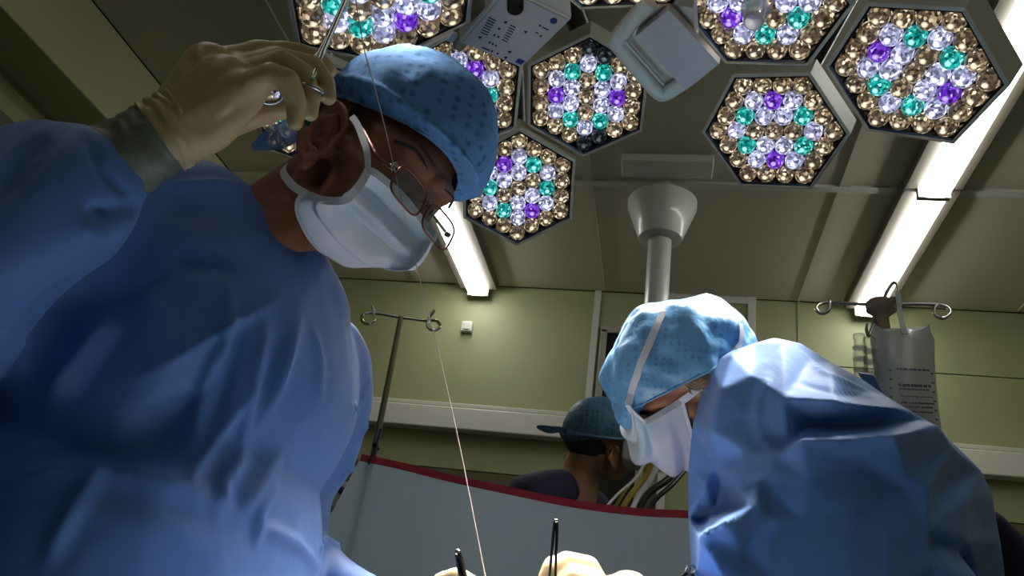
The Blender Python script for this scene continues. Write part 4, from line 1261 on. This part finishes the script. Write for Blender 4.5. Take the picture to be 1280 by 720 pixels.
# navy scrubs behind the gown
g = G().chain([P(1235, 660, 1.22), P(1265, 720, 1.22), P(1290, 800, 1.2)], [0.03, 0.06, 0.09]); link('scrubs', fuse(g, 0.008, 10), 'navy', RS)

capR = cap_cloth('surgical_cap', hR, RS, 'cap_cloth_shiny', (0.004, 0.045), 0.126, 0.118, 0.100, 0.098, -0.012, 0.052, -0.02, 0.012, 5.0, (0.124, 0.086, 0.106), 22, 5)
rk = lambda px, lat: (lambda q: (q[0], q[2]))(hR.px(px[0], px[1], lat))
near = [rk(p, 0.070) for p in ((785, 506), (790, 514), (798, 522), (808, 527), (830, 515), (851, 502))]
mid = [rk(p, 0.0) for p in ((786, 520), (784, 545), (794, 568), (815, 580), (845, 590), (864, 588))]
farm = [rk(p, -0.06) for p in ((790, 530), (790, 545), (800, 560), (815, 570), (840, 575), (860, 570))]
maskR, mu, ml_, _, _ = face_mask(hR, RS, mid, near, farm, 0.070, 0.020, 9.0)
a_, n_ = drop_on(capR, [(790, 492), (793, 480), (797, 468), (801, 456), (806, 444), (811, 432), (816, 420), (821, 409), (826, 399), (830, 391)])
ribbon([mu] + a_, 0.010, [hR.l] + n_, 0.001).obj('mask_strap', 'mask_band', maskR, True, 40)
lw_ = spline([ml_, hR.at(*hR.px(866, 491, 0.078)), hR.at(*hR.px(884, 476, 0.080)), hR.at(*hR.px(905, 455, 0.075))], 12)
ribbon(lw_, 0.010, hR.l, 0.001).obj('mask_strap', 'mask_band', maskR, True, 40)
a_, n_ = drop_on(capR, [(906, 452), (914, 446), (921, 438), (925, 428), (926, 416), (924, 405)])
ribbon(a_, 0.008, n_, 0.001).obj('mask_strap', 'mask_band', maskR, True, 40)
for s in (-1, 1):
    e = G().ellip(hR.at(0.088, s * 0.033, 0.003), (0.0125,) * 3, hR.ax(), 18, 12).obj('eye', 'eye_white', RS, True)
    G().ellip(hR.at(0.0955, s * 0.033, -0.002), (0.0062, 0.006, 0.006), hR.ax(), 14, 8).obj('iris', 'iris_dark', e, True)
    G().tube(spline([hR.at(0.092, s * 0.056, 0.020), hR.at(0.106, s * 0.040, 0.026), hR.at(0.112, s * 0.016, 0.021)], 8), 0.003, 6).obj('eyebrow', 'hair_black', RS, True)
# blond strands escaping at the temple and nape
g = G()
for k in range(150):
    a = random.random(); b = random.gauss(0, 1)
    p = hR.at(*hR.px(846 + 44 * a, 477 - 22 * a + b, 0.083 + 0.003 * random.random()))
    ln = random.random()
    q = hR.at(*hR.px(866 + 40 * a + 6 * ln - 8 * random.random(), 480 - 22 * a + 14 * ln, 0.086 + 0.006 * random.random()))
    g.tube(spline([p, p * 0.5 + q * 0.5 + hR.l * 0.004 - hR.u * 0.003, q], 6), [0.0006, 0.0008, 0.0008, 0.0007, 0.0005, 0.0002], 4)
for k in range(14):
    p = hR.at(*hR.px(838 + 30 * random.random(), 482 - 10 * random.random(), 0.086)); q = hR.at(*hR.px(880 + 20 * random.random(), 470 + 18 * random.random(), 0.10))
    g.tube(spline([p, (p + q) / 2 + hR.l * 0.012, q], 8), 0.0003, 4)
g.obj('hair', 'hair_blond', RS)
g = G().ellip(hR.at(-0.035, 0.052, 0.018), (0.055, 0.034, 0.03), hR.ax(), 20, 12); g.obj('hair', 'hair_blond', RS, True)

tuck(bodyR, [maskR], hR.at(0.01, 0, -0.045), 0.005)
tuck(bodyR, [capR], hR.at(0.0, 0, 0.05), 0.004)
# near hand holding forceps, strongly lit
def low_hand_right():
    ch = [[(752, 742, .84, .0130), (735, 709, .83, .0118), (708, 702, .82, .0106), (688, 712, .81, .0095), (680, 728, .805, .008)],
          [(758, 755, .83, .0130), (742, 728, .815, .0115), (716, 722, .805, .0105), (698, 734, .80, .0093), (690, 748, .80, .008)],
          [(760, 772, .825, .0130), (742, 752, .81, .0115), (720, 748, .80, .0105), (706, 760, .80, .0093), (704, 776, .80, .008)],
          [(760, 788, .82, .0120), (745, 775, .81, .0105), (728, 774, .80, .0095), (722, 788, .80, .008)],
          [(765, 760, .855, .016), (728, 742, .84, .0128), (704, 722, .825, .011), (690, 706, .815, .009)]]
    palm = [[(785, 748, .845, .028), (756, 748, .84, .021)], [(785, 755, .845, .028), (760, 765, .83, .021)], [(785, 765, .845, .026), (762, 782, .825, .017)]]
    g = G(); hand(g, ch, palm)
    link('glove', fuse(g, 0.0028, 4), 'glove_latex', RS)
low_hand_right()

# ------------------------------------------------------------------ third person behind the drape
TS = thing('person', (-0.15, 2.6, 0.0), 'person in navy scrubs and dull blue cap, seen in profile behind the drape', 'person')
hT = Head(750, 557, 2.68, (-0.12, -0.1, 0.98), (0.14, -0.98, 0.0), 1.03)
nb = P(722, 604, 2.66); tc_ = Vector((nb.x - 0.06, nb.y, nb.z - 0.22))
def third():
    g = G(); head_shapes(g, hT, -1)
    g.chain([hT.at(-0.035, 0, -0.03), hT.at(-0.05, 0, -0.09), nb], [0.060, 0.062, 0.066])
    g.chain([nb, tc_, Vector((tc_.x, tc_.y, 1.0))], [0.07, 0.12, 0.13])
    for s in (-1, 1):
        hp = Vector((tc_.x, tc_.y + 0.09 * s, 0.95))
        g.chain([hp, Vector((hp.x, hp.y, 0.45)), Vector((hp.x, hp.y, 0.08))], [0.09, 0.055, 0.04])
        g.chain([Vector((hp.x, hp.y, 0.05)), Vector((hp.x + 0.15, hp.y, 0.035))], [0.042, 0.033])
    link('body', fuse(g, 0.006, 4), 'skin_dark', TS)
    g = G()
    g.chain([P(664, 624, 2.55), P(700, 618, 2.62), P(742, 640, 2.80)], [0.085, 0.080, 0.07])
    g.chain([P(705, 625, 2.65) - Vector((0, 0, 0.08)), tc_ - Vector((0, 0, 0.1)), Vector((tc_.x, tc_.y, 0.85))], [0.09, 0.17, 0.17])
    g.chain([P(664, 624, 2.55), P(660, 700, 2.5), P(700, 770, 2.4)], [0.085, 0.065, 0.05])
    me = fuse(g, 0.009, 10); rumple(me, 0.008, 12, (1, 1, 1), 2.0)
    link('scrub_top', me, 'navy', TS)
    # hair at the nape
    g = G().ellip(hT.at(-0.024, 0, 0.034), (0.104, 0.0795, 0.092), hT.ax(), 28, 18); g.obj('hair', 'hair_black', TS, True)
third()
capT = cap_cloth('surgical_cap', hT, TS, 'cap_cloth_dull', (-0.006, 0.045), 0.120, 0.122, 0.092, 0.108, 0.050, 0.036, 0.004, 0.004, 1.0, (0.108, 0.084, 0.120))
q = spline([P(724, 543, 2.66), P(703, 537, 2.62), P(688, 537, 2.60), P(671, 533, 2.60)], 10)
ribbon(q, [0.010, 0.012, 0.014, 0.018, 0.022, 0.025, 0.026, 0.024, 0.018, 0.008], cvec(0, 0.3, -1), 0.002).obj('tie_tail', 'cap_cloth_dull', capT, True, 40)

# ------------------------------------------------------------------ drape, stands, bag, instruments
top_px = [(452, 570), (500, 580), (560, 595), (640, 612), (720, 628), (800, 638), (862, 641), (960, 648), (1060, 652)]
Y_DR = 1.45
top = spline([on_y(x, y, Y_DR + 0.02 * math.sin(i * 1.3)) for i, (x, y) in enumerate(top_px)], 90)
# one sheet: hangs from the top edge, then runs forward over the patient
v = []; f = []; NV = 60
for i, p in enumerate(top):
    s = i / (len(top) - 1)
    for j in range(NV + 1):
        t = j / NV
        if t < 0.5:
            k = t / 0.5; z = p.z + (1.00 - p.z) * k
            y = p.y - 0.05 * k - 0.010 * math.sin(p.x * 26 + 0.8 * k) * k - 0.006 * math.sin(p.x * 55 + 2 * k) * k
            x = p.x - (0.10 * k if s < 0.06 else 0.0) * (1 - s / 0.06)
        else:
            k = (t - 0.5) / 0.5
            z = 1.00 - 0.10 * min(1, k * 1.5) + 0.05 * math.sin(math.pi * k) * math.exp(-((p.x + 0.05) / 0.25) ** 2)
            y = p.y - 0.05 - 1.75 * k; x = p.x - (0.10 * (1 - s / 0.06) if s < 0.06 else 0)
        v.append((x, y, z))
W_ = NV + 1
for i in range(len(top) - 1):
    for j in range(NV):
        f.append((i * W_ + j, (i + 1) * W_ + j, (i + 1) * W_ + j + 1, i * W_ + j + 1))
DR = thing('surgical_drape', (0, Y_DR, 1.0), 'blue grey screen drape with red top edge hung between the surgeons', 'drape')
sheet = G().add(v, f).obj('sheet', 'drape_blue', DR, True)
ribbon([Vector(p) + Vector((0, -0.003, -0.004)) for p in top], 0.013, Vector((0, -1, 0.2)), 0.003).obj('red_edge', 'drape_red', DR, True, 40)
# ---- left drip stand
YS = 1.50
base = on_y(465, 577, YS)
def z_at(px, py, x, y):
    r = ray(px, py); return CAM_Z + r.z * (y / r.y)
ztop = z_at(501, 396, base.x, YS)
SL = thing('drip_stand', (base.x, YS, 0), 'steel drip stand with two curled hooks beside the left surgeon', 'drip stand', 'drip stands')
G().tube([(base.x, YS, 0.04), (base.x, YS, ztop)], 0.0062, 12).obj('pole', 'steel', SL, True, 50)
G().tube([(base.x, YS, 0.04), (base.x, YS, 1.25)], 0.0095, 12).obj('lower_pole', 'steel', SL, True, 50)
def hook(pts, par, r=0.0032):
    G().tube(spline([on_y(a, b, c) for a, b, c in pts], 40), r, 8).obj('hook', 'chrome', par, True, 60)
hook([(501, 397, YS), (480, 393, YS), (462, 391, YS), (453, 394, YS - 0.005), (453, 402, YS - 0.02), (461, 405, YS - 0.03), (468, 400, YS - 0.025), (467, 390, YS - 0.02), (465, 383, YS - 0.02)], SL)
hook([(501, 397, YS), (518, 399, YS), (533, 401, YS), (545, 401, YS - 0.01), (550, 408, YS - 0.025), (543, 413, YS - 0.03), (535, 409, YS - 0.025), (536, 399, YS - 0.02), (543, 388, YS - 0.02)], SL)
for k in range(5):
    an = 2 * math.pi * k / 5 + 0.3
    e = Vector((base.x + 0.27 * math.cos(an), YS + 0.27 * math.sin(an), 0.06))
    leg = G().tube([(base.x, YS, 0.09), e], 0.010, 8).obj('leg', 'steel', SL, True, 50)
    G().lathe((e.x - 0.012, e.y, 0.03), (1, 0, 0), [(0.02, 0), (0.03, 0.004), (0.03, 0.02), (0.02, 0.024)], 16).obj('castor', 'cable_black', leg, True, 40)
# navy clip that holds the drape on the stand
c = on_y(470, 562, YS - 0.02)
CL = thing('drape_clip', c, 'dark navy clip holding the drape corner to the drip stand', 'clip')
a, b = on_y(476, 536, YS - 0.03), on_y(461, 580, Y_DR - 0.006)
d_ = (b - a).normalized()
G().tube([a, (a + b) / 2 + Vector((0.004, 0, 0)), b], [0.0018, 0.0032, 0.0022], 8).obj('jaw', 'clip_navy', CL, True)
G().tube([a + Vector((-0.004, 0.012, 0)), (a + b) / 2 + Vector((-0.004, 0.014, 0)), b + Vector((0, 0.02, 0))], [0.0018, 0.003, 0.002], 8).obj('jaw', 'clip_navy', CL, True)
G().lathe((a + b) / 2 - Vector((0, 0.006, 0)), (0, 1, 0), [(0.004, 0), (0.004, 0.024)], 12).obj('spring', 'steel_dark', CL, True, 40)

# ---- white monitor behind the left surgeon
mc = P(430, 624, 1.75)
MO = thing('monitor_box', (mc.x, mc.y, mc.z - 0.04), 'cream equipment box with a knob between left gown and drape', 'equipment')
G().box(mc, (0.12, 0.12, 0.052), bevel=0.006).obj('housing', 'monitor_white', MO, True, 40)
G().box(mc - Vector((0, 0, 0.045)), (0.13, 0.13, 0.012), bevel=0.003).obj('shelf', 'monitor_white', MO)
G().lathe(P(428, 614, 1.68), (0.0, -1, 0), [(0.008, -0.01), (0.008, 0.006), (0.005, 0.008)], 16).obj('knob', 'cable_black', MO, True, 40)
G().box(P(428, 622, 1.68), (0.010, 0.004, 0.006)).obj('button', 'panel_print', MO)
G().box((mc.x, mc.y, (mc.z - 0.05) / 2), (0.05, 0.05, mc.z - 0.05), bevel=0.005).obj('post', 'frame_grey', MO)

# ---- right drip stand and bag
YR = 1.42
hb = on_y(1101, 384, YR)
SR = thing('drip_stand', (hb.x, YR, 0), 'drip stand with a brown clamp head and the fluid bag behind the right surgeon', 'drip stand', 'drip stands')
G().tube([(hb.x, YR, 0.04), (hb.x, YR, hb.z)], 0.0085, 12).obj('pole', 'steel', SR, True, 50)
zb = hb.z
G().lathe((hb.x, YR, zb - 0.055), (0, 0, 1), [(0.012, 0), (0.014, 0.005), (0.012, 0.035), (0.018, 0.042), (0.025, 0.048), (0.026, 0.062), (0.02, 0.068), (0.006, 0.07)], 22).obj('clamp_head', 'clamp_brown', SR, True, 40)
G().lathe((hb.x + 0.012, YR - 0.02, zb + 0.0), (0.1, -1, 0), [(0.007, 0), (0.007, 0.012)], 14).obj('clamp_screw', 'clamp_brown', SR, True, 40)
hook([(1101, 381, YR), (1070, 380, YR), (1042, 378, YR), (1028, 379, YR - 0.005), (1020, 385, YR - 0.02), (1026, 392, YR - 0.03), (1035, 389, YR - 0.03), (1037, 382, YR - 0.025), (1037, 377, YR - 0.02)], SR)
hook([(1101, 381, YR), (1140, 380, YR), (1170, 381, YR), (1183, 384, YR - 0.005), (1188, 391, YR - 0.02), (1179, 398, YR - 0.03), (1169, 394, YR - 0.03), (1168, 386, YR - 0.025), (1172, 382, YR - 0.02)], SR)
hook([(1104, 378, YR), (1108, 366, YR), (1116, 354, YR - 0.02), (1121, 356, YR - 0.03), (1123, 366, YR - 0.035), (1122, 374, YR - 0.035)], SR)
hook([(1096, 395, YR), (1092, 404, YR - 0.01), (1086, 420, YR - 0.03), (1083, 412, YR - 0.035), (1083, 405, YR - 0.035)], SR, 0.003)
for k in range(5):
    an = 2 * math.pi * k / 5 + 0.3
    e = Vector((hb.x + 0.27 * math.cos(an), YR + 0.27 * math.sin(an), 0.06))
    leg = G().tube([(hb.x, YR, 0.09), e], 0.010, 8).obj('leg', 'steel', SR, True, 50)
    G().lathe((e.x - 0.012, e.y, 0.03), (1, 0, 0), [(0.02, 0), (0.03, 0.004), (0.03, 0.02), (0.02, 0.024)], 16).obj('castor', 'cable_black', leg, True, 40)
# fluid bag
YB = YR - 0.035
def bagpt(px, py, dy=0.0): return on_y(px, py, YB + dy)
rows = [(404, 1091, 1132), (414, 1090, 1163), (425, 1088, 1168), (450, 1091, 1168), (480, 1095, 1170), (510, 1099, 1173), (540, 1103, 1177), (570, 1108, 1180), (590, 1112, 1178)]
rows[0] = (408, 1092, 1162)
BG = thing('fluid_bag', bagpt(1130, 590), 'clear fluid bag with grey print hanging from the right drip stand', 'fluid bag')
v = []; f = []; S = 20
for (yy, xa, xb) in rows:
    for i in range(S + 1):
        u = i / S; ex = 1 - abs(2 * u - 1) ** 2.5
        th = 0.0015 + 0.020 * ex * min(1, max(0, (yy - 405) / 60.0)) * (1 if yy < 560 else max(0.05, (592 - yy) / 32))
        rip = 3.0 * math.sin(u * 9) if yy < 420 else 0
        p = bagpt(xa + (xb - xa) * u, yy + rip - (10 * (u - 0.5) ** 2 * 4 - 6 if yy == 408 else 0))
        v.append((p + Vector((0, -th, 0)), p + Vector((0, th, 0))))
fr = [a for a, b in v]; bk_ = [b for a, b in v]; n_ = len(fr); W2 = S + 1
for j in range(len(rows) - 1):
    for i in range(S):
        a = j * W2 + i
        f.append((a, a + 1, a + W2 + 1, a + W2)); f.append((n_ + a, n_ + a + W2, n_ + a + W2 + 1, n_ + a + 1))
    f.append((j * W2, j * W2 + W2, n_ + j * W2 + W2, n_ + j * W2)); f.append((j * W2 + S, n_ + j * W2 + S, n_ + j * W2 + W2 + S, j * W2 + W2 + S))
f.append(tuple([i for i in range(S + 1)] + [n_ + i for i in range(S, -1, -1)]))
e0 = (len(rows) - 1) * W2
f.append(tuple([e0 + i for i in range(S, -1, -1)] + [n_ + e0 + i for i in range(S + 1)]))
G().add(fr + bk_, f).obj('film', 'bag_film', BG, True, 60)
ribbon([bagpt(1122, 366, -0.004), bagpt(1124, 385, -0.006), bagpt(1129, 412, -0.012), bagpt(1131, 418, -0.016)], 0.008, Vector((0, -1, 0)), 0.002).obj('hanger_loop', 'bag_film', BG)
def bagmark(px, py, w_, h_):
    G().box(bagpt(px, py, -0.0245), (w_, 0.0008, h_)).obj('print_mark', 'bag_print', BG)
random.seed(3)
x = 1121.0
for yy, h_, x0, x1 in ((461, 0.0032, 1121, 1160), (481, 0.0042, 1123, 1163), (486, 0.0016, 1124, 1160), (495, 0.0012, 1126, 1164), (503, 0.0026, 1126, 1166), (508, 0.0022, 1127, 1166), (514, 0.0022, 1127, 1166)):
    x = x0
    while x < x1:
        w_ = random.uniform(1.5, 5.5); bagmark(x + w_ / 2, yy + (x - x0) * 0.05, w_ * 0.00128, h_); x += w_ + random.uniform(0.6, 1.8)
for k in range(6): bagmark(1113 + k * 0.4, 463 + 11 * k, 0.004, 0.003); bagmark(1165 + k * 1.2, 467 + 11.5 * k, 0.004, 0.003)
# small clear drip bottles hanging on the hook
for k, (bx, by) in enumerate(((1074, 432), (1087, 436))):
    p0 = on_y(bx, by - 10, YR - 0.04)
    BT = thing('drip_chamber', p0 - Vector((0, 0, 0.09)), ('clear drip chamber behind the right shoulder, the one farther from the bag' if k == 0 else 'clear drip chamber behind the right shoulder, next to the fluid bag'), 'drip chamber', 'drip chambers')
    G().lathe(p0 - Vector((0, 0, 0.09)), (0, 0, 1), [(0.004, -0.01), (0.009, 0.0), (0.0115, 0.02), (0.0115, 0.06), (0.009, 0.075), (0.0085, 0.085), (0.010, 0.088), (0.010, 0.095), (0.005, 0.097)], 20).obj('chamber', 'clear_plastic', BT, True, 50)
    for zz in (0.03, 0.05, 0.07):
        G().lathe(p0 - Vector((0, 0, 0.09 - zz)), (0, 0, 1), [(0.0122, 0), (0.0122, 0.002)], 20).obj('band', 'clear_plastic', BT, True, 50)

# ---- cables beside the third person
def cable(pts, r, m, label):
    o = G().tube(spline([P(*p) for p in pts], 30), r, 8).obj('cable', m, None, True, 60)
    tag(o, label, 'cable', 'cables behind the drape')
cable([(812, 545, 2.5), (800, 590, 2.4), (770, 620, 2.3), (735, 660, 2.2)], 0.004, 'cable_white', 'thin white cable in front of the third person, leftmost of the cables')
cable([(824, 560, 2.45), (806, 596, 2.4), (786, 622, 2.35), (765, 660, 2.3)], 0.008, 'cable_yellow', 'yellow cable behind the drape, below the white mask')
cable([(822, 556, 2.6), (798, 592, 2.5), (780, 615, 2.45), (755, 660, 2.4)], 0.005, 'cable_yellow', 'thinner yellow cable just left of the thick yellow one')
cable([(830, 560, 2.4), (814, 598, 2.35), (794, 628, 2.3), (780, 665, 2.2)], 0.008, 'cable_white', 'thick white cable between yellow and black cables')
cable([(856, 575, 2.4), (836, 598, 2.3), (806, 622, 2.25), (790, 665, 2.2)], 0.010, 'cable_black', 'thick black cable bundle behind the drape under the white mask')
cable([(858, 585, 2.4), (840, 606, 2.3), (815, 630, 2.25), (800, 668, 2.2)], 0.007, 'cable_black', 'thin black cable running under the thick black bundle')

# ---- needle holder in the raised hand
t0 = P(441, -22, 0.86); t1 = P(403, 66, 0.815)
NH = thing('needle_holder', t1, 'steel needle holder gripped in the raised glove of the left surgeon', 'instrument')
G().tube([t0 + (t0 - t1) * 0.25, t0, t1, P(396, 84, .80), P(391, 98, .775)], [0.0012, 0.0026, 0.0030, 0.0026, 0.0022], 10).obj('shank', 'chrome', NH, True, 50)
G().tube([t0 + (t0 - t1) * 0.25, t0 + cvec(0.003, 0, 0.002), t1 + cvec(-0.004, 0, 0.003), P(372, 96, .80), P(345, 112, .785)], [0.0012, 0.0024, 0.0028, 0.0026, 0.0022], 10).obj('shank', 'chrome', NH, True, 50)
def ring(c, r, n, par, th=0.0022):
    n = n.normalized(); x = n.orthogonal().normalized(); y = n.cross(x)
    G().tube([c + x * (r * math.cos(2 * math.pi * k / 28)) + y * (r * math.sin(2 * math.pi * k / 28)) for k in range(28)], th, 8, closed=True).obj('finger_ring', 'chrome', par, True)
ring(P(388, 112, .784), 0.0125, cvec(-0.25, 0.9, -0.1), NH)
ring(P(337, 118, .772), 0.0115, cvec(0.2, 0.8, -0.5), NH)
# suture
th_ = [P(441, -22, 0.86), P(455, 60, 0.862), P(470, 115, 0.864), P(486, 180, 0.866), P(520, 330, 0.868), P(548, 440, 0.862), P(575, 560, 0.85), P(607, 722, 0.825), P(625, 800, 0.81)]
tag(G().tube(spline(th_, 70), 0.00055, 6).obj('suture_thread', 'thread', None, True), 'fine pale suture thread pulled taut from the raised needle holder', 'thread')

# ---- forceps
def forceps(px_end, px_grip, d0, d1, label, wide, gap):
    a, b = P(*px_end, d0), P(*px_grip, d1)
    FO = thing('forceps', b, label, 'forceps', 'forceps in the gloved hands')
    ax = (b - a).normalized(); sd = (cvec(1, 0, 0) - ax * cvec(1, 0, 0).dot(ax)).normalized()
    for s in (-1, 1):
        pts = [a, a + ax * 0.006 + sd * (s * 0.0014), a + (b - a) * 0.35 + sd * (s * gap * 0.7), a + (b - a) * 0.7 + sd * (s * gap), b + sd * (s * gap * 0.5)]
        G().tube(spline(pts, 20), [wide * (0.45 if k == 0 else 1) * (1 - 0.35 * k / 19) for k in range(20)], 10, flat=0.45, up=sd.cross(ax)).obj('tine', 'steel_dark', FO, True, 50)
    G().ellip(a, (wide * 0.5,) * 3, None, 12, 8).obj('rounded_end', 'chrome', FO, True)
forceps((695, 651), (687, 775), 0.80, 0.795, 'dark steel forceps standing upright in the brightly lit glove', 0.0038, 0.0032)
forceps((572, 690), (594, 790), 0.80, 0.80, 'dark steel forceps with broad rounded end leaning left above the lower left glove', 0.0058, 0.0030)

# ---- small clamp hanging at the right gown front
c = P(863, 712, 0.98)
TC = thing('towel_clamp', c, 'small dark clamp with a shiny ring against the right gown front', 'clamp')
ring(c, 0.006, cvec(0.2, 0.3, -1), TC, 0.0016)
G().tube(spline([c + cvec(-0.004, 0.004, 0), c + cvec(-0.012, 0.010, -0.004), c + cvec(-0.006, 0.03, -0.004)], 10), 0.0022, 8).obj('arm', 'cable_black', TC, True)
G().tube(spline([c + cvec(0.002, 0.005, 0), c + cvec(0.004, 0.014, -0.004), c + cvec(0.002, 0.035, -0.004)], 10), 0.0022, 8).obj('arm', 'cable_black', TC, True)
